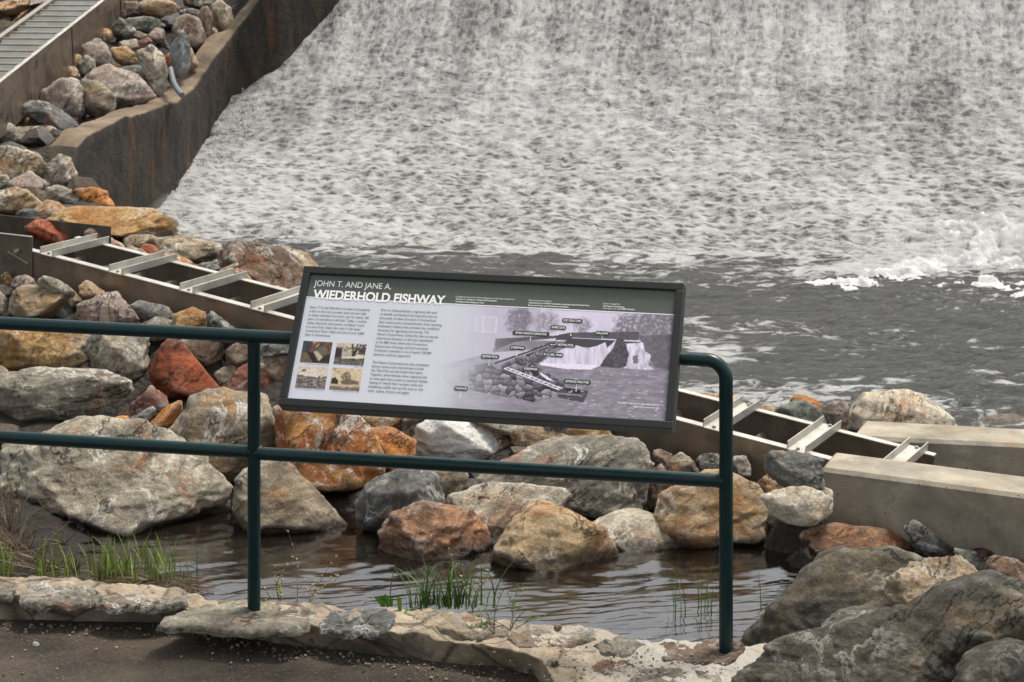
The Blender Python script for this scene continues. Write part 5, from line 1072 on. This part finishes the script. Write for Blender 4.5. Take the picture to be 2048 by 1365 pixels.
def text(name, body, pL, pR, size_v, mat, off=-.0068, bold=0., align='LEFT', lines=1, ref_line=None, par=None, last=None):
    """first baseline runs from pixel pL to pixel pR; size_v = capital height in metres; last = left pixel of last baseline"""
    cu = bpy.data.curves.new(name, 'FONT'); cu.body = body.split('\n')[ref_line or 0]; cu.size = 1; cu.offset = 0; tmp = bpy.data.objects.new('tmp', cu)
    me = bpy.data.meshes.new_from_object(tmp); co = np.array([v.co[:] for v in me.vertices]); wr = co[:, 0].max() - co[:, 0].min(); x0r = co[:, 0].min(); bpy.data.meshes.remove(me)
    uL, vL = suv(*pL); uR, vR = suv(*pR); sx = (uR - uL) / wr; sy = size_v / .70
    nl = len(body.split('\n')); cu.offset = bold; cu.body = body; cu.align_x = align
    if nl > 1: uB, vB = suv(*last); sp = (vL - vB) / (nl - 1); cu.space_line = 1.0
    P = []; Fc = []
    for i, ln in enumerate(body.split('\n')):
        cu.body = ln; me = bpy.data.meshes.new_from_object(tmp); b0 = len(P)
        for v in me.vertices:
            x = v.co.x * sx + (uL - x0r * sx if align == 'LEFT' else uR); y = v.co.y * sy + vL - (sp * i if nl > 1 else 0); P.append(SP(x, y, off))
        for p in me.polygons: Fc.append(tuple(b0 + k for k in p.vertices))
        bpy.data.meshes.remove(me)
    bpy.data.objects.remove(tmp); o = pmesh(name, P, Fc, mat)
    if len(o.data.polygons) and o.data.polygons[0].normal.dot(SN) < 0: o.data.flip_normals()
    return into(o, par or sign)
text('heading_text', 'JOHN T. AND JANE A.', (626.5, 570.4), (781, 577.3), .0205, M_WHITE, bold=.003)
tt_ = text('heading_text', 'WIEDERHOLD FISHWAY', (625, 595.2), (887, 607), .0300, M_WHITE, bold=.032)
text('body_text', "Since 1715, the Falls River has been harnessed by\na dam on this site to power grist and saw mills,\nto make materials from ivory, and, for nearly 100\nyears, to manufacture drill bits. Today, a turbine\nmakes electricity that powers architects' work.\nIt is one of the oldest dam sites in the lower\nConnecticut River Valley and one of over 4,000\ndams in Connecticut.", (618.5, 614.8), (739, 620.4), .0077, M_INK, bold=.002, last=(608, 669.6))
text('body_text', "Prior to industrialization, migratory fish such\nas alewife and blueback herring had access to\nthousands of miles of stream in Connecticut.\nDam construction prevented them from reaching\nfreshwater habitats that provided the conditions\nnecessary for egg laying and rearing. The\nNature Conservancy ranked this dam as top-tier\nimportance because it is the last impediment\nto the Mill Pond, where the Connecticut\nDepartment of Energy and Environmental\nProtection estimates a run of nearly 100,000\nalewives could be supported.", (761, 620.6), (873, 626), .0077, M_INK, bold=.002, last=(746, 709.2))
text('body_text', "The Nature Conservancy has also completed\nfishway construction downstream at both\nthe Tiley-Pratt and the Dolan Pond dams.\nTogether, these fishways allow migratory fish\nto once again have access to upstream habitat,\nhelping to rebuild their numbers while also\nbenefitting wildlife that eat fish such as river\notter, osprey, herons, and eagles.", (743.7, 725), (856.5, 731), .0077, M_INK, bold=.002, last=(734, 782))
text('credit_text', 'Completed in December 2019 with generous construction funding from', (910.5, 593.2), (1028.5, 598), .0046, M_WHITE)
text('credit_text', 'The John T. and Jane A. Wiederhold Foundation,\nThe Electric Boat Mitigation Fund', (910.5, 598), (993.5, 601.3), .0046, M_WHITE, bold=.02, last=(909.6, 603.2))
text('credit_text', 'Planning funds donated by', (1057, 600.4), (1102, 602.2), .0046, M_WHITE)
text('credit_text', 'National Fish and Wildlife Foundation Long Island Sound Futures Fund,\nEssex Land Trust, and Centerbrook Architects', (1056.5, 605.4), (1178, 610.3), .0046, M_WHITE, bold=.02, last=(1056, 610.4))
text('credit_text', 'Project managed by', (1205.4, 607), (1239.5, 608.2), .0046, M_WHITE)
text('credit_text', 'The Nature Conservancy', (1205.2, 612), (1248, 613.6), .0046, M_WHITE, bold=.02)
text('credit_text', 'with support from', (1204.8, 616.4), (1234, 617.6), .0046, M_WHITE)
text('credit_text', 'CT DEEP Fisheries', (1236, 617.8), (1268.7, 619), .0046, M_WHITE, bold=.02)
text('notice_text', 'The public is welcome on this private property.', (1234, 805.5), (1319, 810.4), .0050, M_WHITE, bold=.012)
text('notice_text', 'Please visit at your own risk.', (1266, 813.4), (1318, 816.4), .0050, M_WHITE, bold=.012)
# place tags on the picture
def tagbox(word, q, stem=None):
    (x0, y0), (x1, y1) = cv('S4', q); ua, va = suv(x0, (y0 * 2 + y1) / 3 + 0); ub, vb = suv(x1, y1)
    xm = (x0 + x1) / 2; um, vm_ = suv(xm, (y0 + y1) / 2); hw = (x1 - x0) / 2 / F * 6.6 * 1.0; hh = .0072
    g = into(MB().box(SP(um, vm_, -.0072), hw * .985, hh, .0002, (SR, SU, SN)).build('place_tag', M_TAGP, None, bevel=0), sign)
    bm = bmesh.new(); bm.from_mesh(g.data); ed = [e for e in bm.edges if abs((e.verts[0].co - e.verts[1].co).normalized().dot(SN)) > .9]
    bmesh.ops.bevel(bm, geom=ed, offset=.003, segments=3, affect='EDGES'); bm.to_mesh(g.data); bm.free()
    cu = bpy.data.curves.new('t', 'FONT'); cu.body = word; cu.align_x = 'CENTER'; cu.offset = .012; tmp = bpy.data.objects.new('tmp', cu); me = bpy.data.meshes.new_from_object(tmp)
    w_ = max(v.co.x for v in me.vertices) * 2; sx = hw * 2 * .84 / w_; P = [SP(um + v.co.x * sx, vm_ + (v.co.y - .34) * .0072 / .70, -.0066) for v in me.vertices]
    t_ = pmesh('tag_text', P, [tuple(p.vertices) for p in me.polygons], M_WHITE); bpy.data.objects.remove(tmp); bpy.data.meshes.remove(me)
    if t_.data.polygons[0].normal.dot(SN) < 0: t_.data.flip_normals()
    t_.parent = g; t_.matrix_parent_inverse = g.matrix_parent_inverse.copy(); t_.matrix_parent_inverse = Matrix.Identity(4)
    t_.matrix_parent_inverse = Matrix.Identity(4)
    if stem:
        (a, b_) = cv('S4', stem); ua, va = suv(*a); ub, vb = suv(*b_); A_, B_ = SP(ua, va, -.0074), SP(ub, vb, -.0074); d_ = (B_ - A_); l_ = d_.length; d_.normalize(); s_ = SN.cross(d_)
        m_ = MB().box((A_ + B_) / 2, l_ / 2, .0006, .0001, (d_, s_, SN)); m_.box(B_, .0018, .0018, .00012, (d_, s_, SN)); into(m_.build('tag_pointer', M_WHITE, None), sign)
for w_ in [('EXIT STRUCTURE', [(845,125),(1045,170)], [(936,172),(930,290)]), ('KNIFE GATE', [(733,193),(887,235)], [(804,236),(801,287)]), ('VIEWING WINDOW & TURNING POOL', [(357,245),(727,300)], [(540,298),(537,335)]),
           ('SPILLWAY', [(1170,250),(1308,290)], [(1237,291),(1236,328)]), ('RESTING POOL', [(790,362),(975,408)], [(790,382),(740,380)]), ('STEEPPASS', [(335,390),(487,433)], [(404,434),(402,487)]),
           ('EEL PASS', [(722,460),(858,503)], [(722,477),(675,473)]), ('RESTING POOL', [(52,475),(234,520)], [(135,521),(132,575)]), ('STEEPPASS', [(462,598),(615,640)], [(535,642),(528,705)]),
           ('ENTRANCE STRUCTURE', [(860,720),(1125,768)], [(988,768),(982,830)]), ('TAILRACE', [(-210,785),(-73,831)], [(-141,832),(-151,893)])]: tagbox(*w_)
# four small old photographs
def soft(C, pq):
    for _ in range(2): C[1:-1, 1:-1] = (C[1:-1, 1:-1] * 2 + C[:-2, 1:-1] + C[2:, 1:-1] + C[1:-1, :-2] + C[1:-1, 2:]) / 6
    g = C.mean(-1, keepdims=True); C = g * np.array([1.06, 1., .9]) * .55 + C * .45
    return np.clip(C * (1 + .22 * fbm(pq * 5, 3, 340).reshape(C.shape[:2])[..., None] + .12 * fbm(pq * 1.3, 3, 341).reshape(C.shape[:2])[..., None]) * .95, 0, 255)
def photo(idx, quad, fn):
    q = cv('S2', quad); uv_ = [suv(*p) for p in q]; u0 = (uv_[0][0] + uv_[3][0]) / 2; u1 = (uv_[1][0] + uv_[2][0]) / 2; v1 = (uv_[0][1] + uv_[1][1]) / 2; v0 = (uv_[2][1] + uv_[3][1]) / 2
    nu, nv = 76, 56; A_, B_ = np.meshgrid(np.linspace(0, 1, nu), np.linspace(0, 1, nv), indexing='ij'); pq = np.stack([A_.ravel() * 10, B_.ravel() * 8, np.full(A_.size, idx * 7.)], -1)
    printed('old_photograph', u0, v0, u1, v1, nu, nv, lambda a, b: soft(fn(A_, 1 - B_, pq, A_.shape), pq), -.0074, sign)
def mixc(C, m, c): C[m] = c[m] if isinstance(c, np.ndarray) and c.ndim == 3 else c
def ph1(x, y, q, sh):
    n = fbm(q, 4, 300).reshape(sh); C = np.zeros(sh + (3,)) + np.array([88, 70, 58]) + 22 * n[..., None]
    mixc(C, inpoly(x, y, [(0, 0), (.3, 0), (.42, .2), (.1, .6), (0, .55)]), np.array([58, 64, 82])); mixc(C, inpoly(x, y, [(.3, 0), (.62, 0), (.5, .3), (.38, .2)]), np.array([170, 140, 118]))
    mixc(C, np.abs(np.hypot(x - .66, (y - .42) * .8) - .32) < .05, np.array([150, 66, 44])); mixc(C, inpoly(x, y, [(.6, .2), (.9, .35), (.8, .65), (.48, .5)]), np.array([104, 98, 86]))
    mixc(C, inpoly(x, y, [(.4, .5), (.5, .42), (.76, .72), (.64, .9)]), np.array([188, 176, 148])); mixc(C, inpoly(x, y, [(.2, .55), (.4, .5), (.6, .95), (.45, 1)]), np.array([48, 40, 34]))
    mixc(C, inpoly(x, y, [(0, .6), (.2, .55), (.45, 1), (0, 1)]), np.array([128, 94, 56])); mixc(C, inpoly(x, y, [(.75, .7), (1, .5), (1, 1), (.65, 1)]), np.array([60, 46, 38])); return C + 14 * n[..., None]
def ph2(x, y, q, sh):
    n = fbm(q * 2, 4, 310).reshape(sh); C = np.zeros(sh + (3,)) + np.array([206, 190, 170]) + 10 * n[..., None]
    mixc(C, (y > .18) & (n > -.02) & (y < .5), np.array([120, 108, 98])); mixc(C, inpoly(x, y, [(0, .22), (.22, .3), (.22, .68), (0, .72)]), np.array([52, 48, 48]))
    mixc(C, inpoly(x, y, [(.22, .42), (.6, .42), (.58, .66), (.22, .68)]), np.array([182, 172, 154])); mixc(C, (y > .66), np.array([84, 80, 78])); mixc(C, (y > .66) & (n > .1), np.array([130, 126, 120]))
    for a, b, w_ in [((.62, .5), (.52, .02), .022), ((.62, .5), (.72, .0), .022), ((.66, .45), (.82, .05), .018), ((.62, .7), (.62, .45), .05)]: mixc(C, segd(x, y, a, b) < w_, np.array([44, 40, 40]))
    mixc(C, (x > .78) & (y < .5) & (n > -.15), np.array([60, 56, 54])); mixc(C, inpoly(x, y, [(.2, .66), (.6, .6), (.95, .55), (.95, .68), (.3, .72)]), np.array([220, 214, 204])); return C
def ph3(x, y, q, sh):
    n = fbm(q * 2.2, 4, 320).reshape(sh); C = np.zeros(sh + (3,)) + np.array([212, 196, 190]) + 8 * n[..., None]
    mixc(C, (y > .42 - .06 * n) , np.array([96, 86, 92])); mixc(C, y > .52, np.array([128, 114, 120])); mixc(C, (y > .5) & (n > .05), np.array([92, 80, 90])); mixc(C, (y > .5) & (n < -.25), np.array([160, 146, 148]))
    for p in [[(.25, .38), (.38, .34), (.38, .46), (.22, .46)], [(.4, .36), (.56, .26), (.6, .46), (.4, .46)], [(.6, .38), (.7, .34), (.72, .5), (.58, .48)], [(.8, .42), (.9, .46), (.78, .5)]]: mixc(C, inpoly(x, y, p), np.array([226, 216, 208]))
    mixc(C, np.hypot(x - .2, (y - .2)) < .07, np.array([120, 106, 108])); return C
def ph4(x, y, q, sh):
    n = fbm(q * 2.2, 4, 330).reshape(sh); C = np.zeros(sh + (3,)) + np.array([222, 196, 150]) + 12 * n[..., None]
    mixc(C, (np.hypot((x - .5), (y - .36) * 1.0) < .17 + .08 * n) & (n > -.2), np.array([128, 110, 88])); mixc(C, segd(x, y, (.5, .7), (.5, .4)) < .012, np.array([80, 66, 54]))
    mixc(C, inpoly(x, y, [(.02, .55), (.12, .42), (.26, .6), (.26, .74), (.02, .74)]), np.array([60, 50, 42])); mixc(C, inpoly(x, y, [(.32, .62), (.56, .48), (.94, .58), (.94, .72), (.4, .74)]), np.array([118, 98, 78]))
    mixc(C, (y > .74), np.array([206, 178, 138])); mixc(C, (y > .84) & (n > -.3), np.array([126, 104, 84])); mixc(C, (x < .3) & (y < .3) & (n > .1), np.array([160, 140, 110])); return C
photo(0, [(262,60),(590,75),(555,320),(217,300)], ph1); photo(1, [(640,80),(980,98),(943,340),(603,325)], ph2)
photo(2, [(205,345),(548,362),(500,608),(165,590)], ph3); photo(3, [(595,365),(935,380),(892,632),(552,612)], ph4)
text('caption_text', 'Late-19th century computerized turbine', cv('S2', [(275,326)])[0], cv('S2', [(550,339)])[0], .0034, M_INK)
text('caption_text', 'Spillway, c. 1890', cv('S2', [(835,357)])[0], cv('S2', [(938,362)])[0], .0034, M_INK)
text('caption_text', 'View North of Manufactory, including Ivoryton', cv('S2', [(172,610)])[0], cv('S2', [(498,628)])[0], .0034, M_INK)
text('caption_text', 'Connecticut Valley Manufacturing Co., c. 1900', cv('S2', [(590,634)])[0], cv('S2', [(888,651)])[0], .0034, M_INK)

# ---------------------------------------------------------------- plants
def leafmat(name, c1, c2):
    n = NT(name); g = n.n('ShaderNodeNewGeometry'); m = n.fin(n.mix(g.outputs['Random Per Island'], c1, c2), .5, spec=.3)
    n.b.inputs['Transmission Weight'].default_value = 0; n.b.inputs['Subsurface Weight'].default_value = 0; return m
M_GR1 = leafmat('bright_grass', (.09, .16, .02), (.26, .34, .06)); M_GR2 = leafmat('deep_grass', (.035, .09, .018), (.09, .17, .035))
M_DRY = leafmat('dry_straw', (.05, .03, .018), (.22, .15, .09)); M_TWIG = leafmat('twig_bark', (.06, .04, .03), (.16, .115, .085)); M_BUD = leafmat('yellow_buds', (.3, .3, .08), (.42, .40, .14)); M_LEAF = leafmat('broad_leaf', (.07, .17, .02), (.12, .25, .04))
def blade(V, Fc, base, hgt_, dirv, bend, w_, seg_=5):
    side = Vector((dirv.y, -dirv.x, 0)); side = side.normalized() if side.length > 1e-4 else Vector((1, 0, 0))
    side = (side + Vector((random.uniform(-.4, .4), random.uniform(-.8, .8), 0))).normalized(); b0 = len(V)
    for k in range(seg_ + 1):
        t = k / seg_; p = base + Vector((0, 0, hgt_ * t * (1 - .25 * bend * t))) + dirv * (hgt_ * bend * t * t); ww = w_ * (1 - t ** 1.7) * .5 + .0004
        V.append(p - side * ww); V.append(p + side * ww)
    for k in range(seg_): Fc.append((b0 + 2 * k, b0 + 2 * k + 1, b0 + 2 * k + 3, b0 + 2 * k + 2))
def grass_tuft(name, label, spots, mat, hr, w_, group=None, fan=False):
    V, Fc = [], []
    mx = sum(p.x for p in spots) / len(spots)
    for p in spots:
        a = random.uniform(0, 6.28) if random.random() < .5 or not fan else (random.uniform(-.9, .9) + (0 if p.x > mx else math.pi)); blade(V, Fc, p, random.uniform(*hr), Vector((math.cos(a), math.sin(a) * .6, 0)), random.uniform(.05, .5) + (.35 * random.random() if fan else 0), w_ * random.uniform(.5, 1.15))
    o = pmesh(name, V, Fc, mat, None, True); return tag(o, label, 'grass', group)
GG = 'grass tufts at the water edge'
def zspots(n, x0, x1, y0, y1, z=0.0): return [at_z(random.uniform(x0, x1), random.uniform(y0, y1), z) for _ in range(n)]
grass_tuft('grass_tuft', 'thick bright grass tuft left of the left post, densest in its row', zspots(100, 215, 350, 1136, 1170, .03), M_GR1, (.05, .25), .010, GG)
grass_tuft('grass_tuft', 'sparse bright grass between the thick tuft and the left edge', zspots(62, 70, 225, 1146, 1168, .03), M_GR1, (.06, .27), .010, GG)
grass_tuft('grass_tuft', 'bright grass tuft cut by the left picture edge', zspots(34, -40, 26, 1140, 1164, .03), M_GR1, (.08, .22), .010, GG)
grass_tuft('grass_tuft', 'thin dark grass at the right end of the tuft row', zspots(18, 340, 400, 1150, 1190, .0), M_GR2, (.08, .2), .006, GG)
grass_tuft('grass_tuft', 'deep green grass tuft behind the wall between the posts', [at_z(random.gauss(890, 38), 1224, ZC - .03) + Vector((0, .02 + random.random() * .05, 0)) for _ in range(150)], M_GR2, (.05, .19), .0070, GG, True)
grass_tuft('reed', 'thin reeds standing in the water left of the right post', zspots(16, 1395, 1438, 1215, 1262), M_GR2, (.12, .30), .0045, 'reeds in the stream')
grass_tuft('reed', 'few thin reeds farther left in open water', zspots(8, 1330, 1372, 1215, 1258), M_GR2, (.15, .34), .0045, 'reeds in the stream')
grass_tuft('reed', 'single thin reed right of the right post', zspots(2, 1518, 1524, 1215, 1222), M_GR2, (.2, .24), .0045, 'reeds in the stream')
# broad leaves beside the tuft
V, Fc = [], []
for (bx, by, tx, ty) in [(765,1215,742,1198),(768,1214,752,1196),(775,1216,765,1192),(782,1218,780,1200),(800,1228,796,1196),(802,1232,845,1222),(790,1220,728,1206)]:
    A_, B_ = at_z(bx, by, ZC) + Vector((0, .02, -.01)), at_Y(tx, ty, at_z(bx, by, ZC).y + .02); b0 = len(V); side = Vector((.55, -.5, .3)).normalized()
    for k in range(7): t = k / 6; p = A_.lerp(B_, t) + Vector((0, 0, .02 * math.sin(t * 3.1))); ww = .011 * math.sin(math.pi * (.12 + .86 * t)) + .001; V += [p - side * ww, p + Vector((0, 0, -.003)), p + side * ww]
    for k in range(6): q = b0 + 3 * k; Fc += [(q, q + 1, q + 4, q + 3), (q + 1, q + 2, q + 5, q + 4)]
o = pmesh('leafy_plant', V, Fc, M_LEAF, None, True); tag(o, 'broad bright green leaves left of the deep green tuft', 'plant')
def twig_shrub(name, label, roots, n, spread, hgt_, bud=True, mat=M_TWIG, cat='shrub', lean=0., thick=1.):
    root = empty(name, roots[0]); tag(root, label, cat); tb, bb = MB(), []
    for k in range(n):
        p = random.choice(roots).copy(); d = Vector((random.gauss(lean, spread), random.gauss(0, .3), 1)).normalized(); pts = [p.copy()]; L_ = hgt_ * random.uniform(.5, 1.1); ns = 9
        for i in range(ns):
            d = (d + Vector((random.gauss(0, .16), random.gauss(0, .1), -.05))).normalized(); p = p + d * L_ / ns; pts.append(p.copy())
            if i > 2 and random.random() < .75: bb.append(p.copy())
            if i > 1 and random.random() < .35:
                q = p.copy(); e = (d + Vector((random.gauss(0, .8), random.gauss(0, .4), .1))).normalized(); sp_ = [q.copy()]
                for _ in range(3): q = q + e * L_ / ns * .6; e = (e + Vector((0, 0, .15))).normalized(); sp_.append(q.copy())
                tb.tube(sp_, [.0010, .0009, .0007, .0005], 4); bb.append(q.copy())
        tb.tube(pts, [(.0019 - .0013 * i / ns) * thick for i in range(ns + 1)], 5)
    tag(into(tb.build('twigs', mat, None, True), root), kind='stuff')
    if bud:
        b = MB()
        for p in bb: b.tube([p, p + Vector((random.gauss(0, .003), 0, .004)), p + Vector((random.gauss(0, .004), 0, .008))], [.0012, .0028, .0005], 5)
        tag(into(b.build('buds', bud if not isinstance(bud, bool) else M_BUD, None), root), kind='stuff')
twig_shrub('twiggy_shrub', 'bare twigs with yellow buds right of the left post', [at_z(x, 1206, ZC) + Vector((0, .05, -.06)) for x in (560, 590, 610)], 11, .55, .22)
twig_shrub('twiggy_sprig', 'small budding sprig growing from the wall right of the grass tuft', [at_z(x, 1268, ZC) for x in (990, 996)], 4, .5, .14, M_LEAF)
twig_shrub('twiggy_sprig', 'low budding sprig reaching right over the water', [at_z(x, 1262, ZC) for x in (1020, 1028)], 5, .7, .15, M_LEAF, lean=.7)
twig_shrub('dry_stalk', 'single pale upright stalk in the deep green tuft', [at_z(945, 1226, ZC)], 2, .08, .20, M_BUD, cat='plant')
twig_shrub('dead_twigs', 'tangle of dry brown stalks on the mud at the left edge', [at_z(x, y, .04) for x, y in ((10, 1120), (30, 1100), (55, 1140), (20, 1075), (0, 1060), (-20, 1030), (70, 1120), (40, 1060), (90, 1145))], 110, 1.3, .30, False, M_DRY, cat='twigs', thick=1.9)
twig_shrub('dead_twigs', 'low dark brown brush between the dry stalks and the grass tufts', [at_z(x, y, .03) for x, y in ((60, 1100), (110, 1130), (150, 1150), (200, 1160), (130, 1090), (300, 1165))], 60, 1.5, .17, False, M_TWIG, cat='twigs', thick=2.)
# mud bank with litter at the left
xs = np.arange(-4.6, -1.3, .03); ys = np.arange(9.5, 11.2, .03); XX, YY = np.meshgrid(xs, ys, indexing='ij'); Q = np.stack([XX.ravel(), YY.ravel(), np.zeros(XX.size)], -1)
def bump2(px, py, rx, ry, h_): c = at_z(px, py, 0); return h_ * np.exp(-((Q[:, 0] - c.x) / rx) ** 2 - ((Q[:, 1] - c.y) / ry) ** 2)
zz = np.maximum.reduce([bump2(20, 1060, .42, .45, .16), bump2(70, 1155, .5, .14, .05), bump2(250, 1160, .5, .12, .055), bump2(0, 1120, .35, .5, .08)]) - .03 + .03 * fbm(Q * 5, 4, 401) + .012 * fbm(Q * 20, 3, 402)
n_ = NT('wet_black_mud'); tcx = n_.n('ShaderNodeTexCoord').outputs['Object']; o = gridmesh('mud_bank', np.stack([Q[:, 0], Q[:, 1], zz], -1).reshape(XX.shape + (3,)), n_.fin(n_.mix(n_.noise(tcx, 12, 8, .75), (.002, .0015, .001), (.018, .012, .008)), .5, n_.bump(n_.noise(tcx, 25, 8, .75), .03)))
bm = bmesh.new(); bm.from_mesh(o.data); bmesh.ops.delete(bm, geom=[v for v in bm.verts if v.co.z < -.05], context='VERTS'); bm.to_mesh(o.data); bm.free(); tag(o, kind='structure')
b = MB()
for k in range(260):
    px = random.uniform(-30, 400); py = random.gauss(1172 if px > 60 else 1120, 12 if px > 60 else 40); c = at_z(px, py, .03); a = random.gauss(.1, .5); l_ = random.uniform(.03, .16)
    d_ = Vector((math.cos(a), math.sin(a) * .8, random.gauss(0, .15))); b.tube([c - d_ * l_, c + Vector((0, 0, random.uniform(0, .02))), c + d_ * l_], [.001, .0028, .001], 5)
o = b.build('litter', M_DRY, None); tag(o, 'dry stalks and litter washed up along the mud at left', 'litter', kind='stuff')
# moss and dead leaves
V, Fc = [], []
for cx0, cy0, sx_, sy_, n__ in ((650, 1291, 26, 5, 300), (760, 1303, 22, 3, 120), (375, 1268, 30, 5, 60)):
    for k in range(n__): blade(V, Fc, at_z(cx0 + random.gauss(0, sx_), cy0 + random.gauss(0, sy_), ZP + .004), random.uniform(.006, .016), Vector((random.gauss(0, 1), random.gauss(0, 1), 0)).normalized(), .5, .004, 2)
o = pmesh('moss', V, Fc, M_GR2); tag(o, 'low green moss along the foot of the mortar wall', 'moss', kind='stuff')
V, Fc = [], []
for k in range(46):
    c = at_Y(975 + random.gauss(0, 14), 993 + random.gauss(0, 4), 10.75); r = random.uniform(.008, .018); a = random.uniform(0, 6.28); b0 = len(V)
    ex = Vector((math.cos(a), math.sin(a), random.gauss(0, .3))) * r; ey = Vector((-math.sin(a), math.cos(a), random.gauss(0, .3))) * r * .6; V += [c - ex, c - ey, c + ex, c + ey]; Fc.append((b0, b0 + 1, b0 + 2, b0 + 3))
o = pmesh('dry_leaves', V, Fc, leafmat('dead_leaf', (.2, .1, .04), (.4, .27, .13))); tag(o, 'small heap of dry leaves on the flat grey slab', 'leaves', kind='stuff')
print('DONE objects', len(sc.objects))
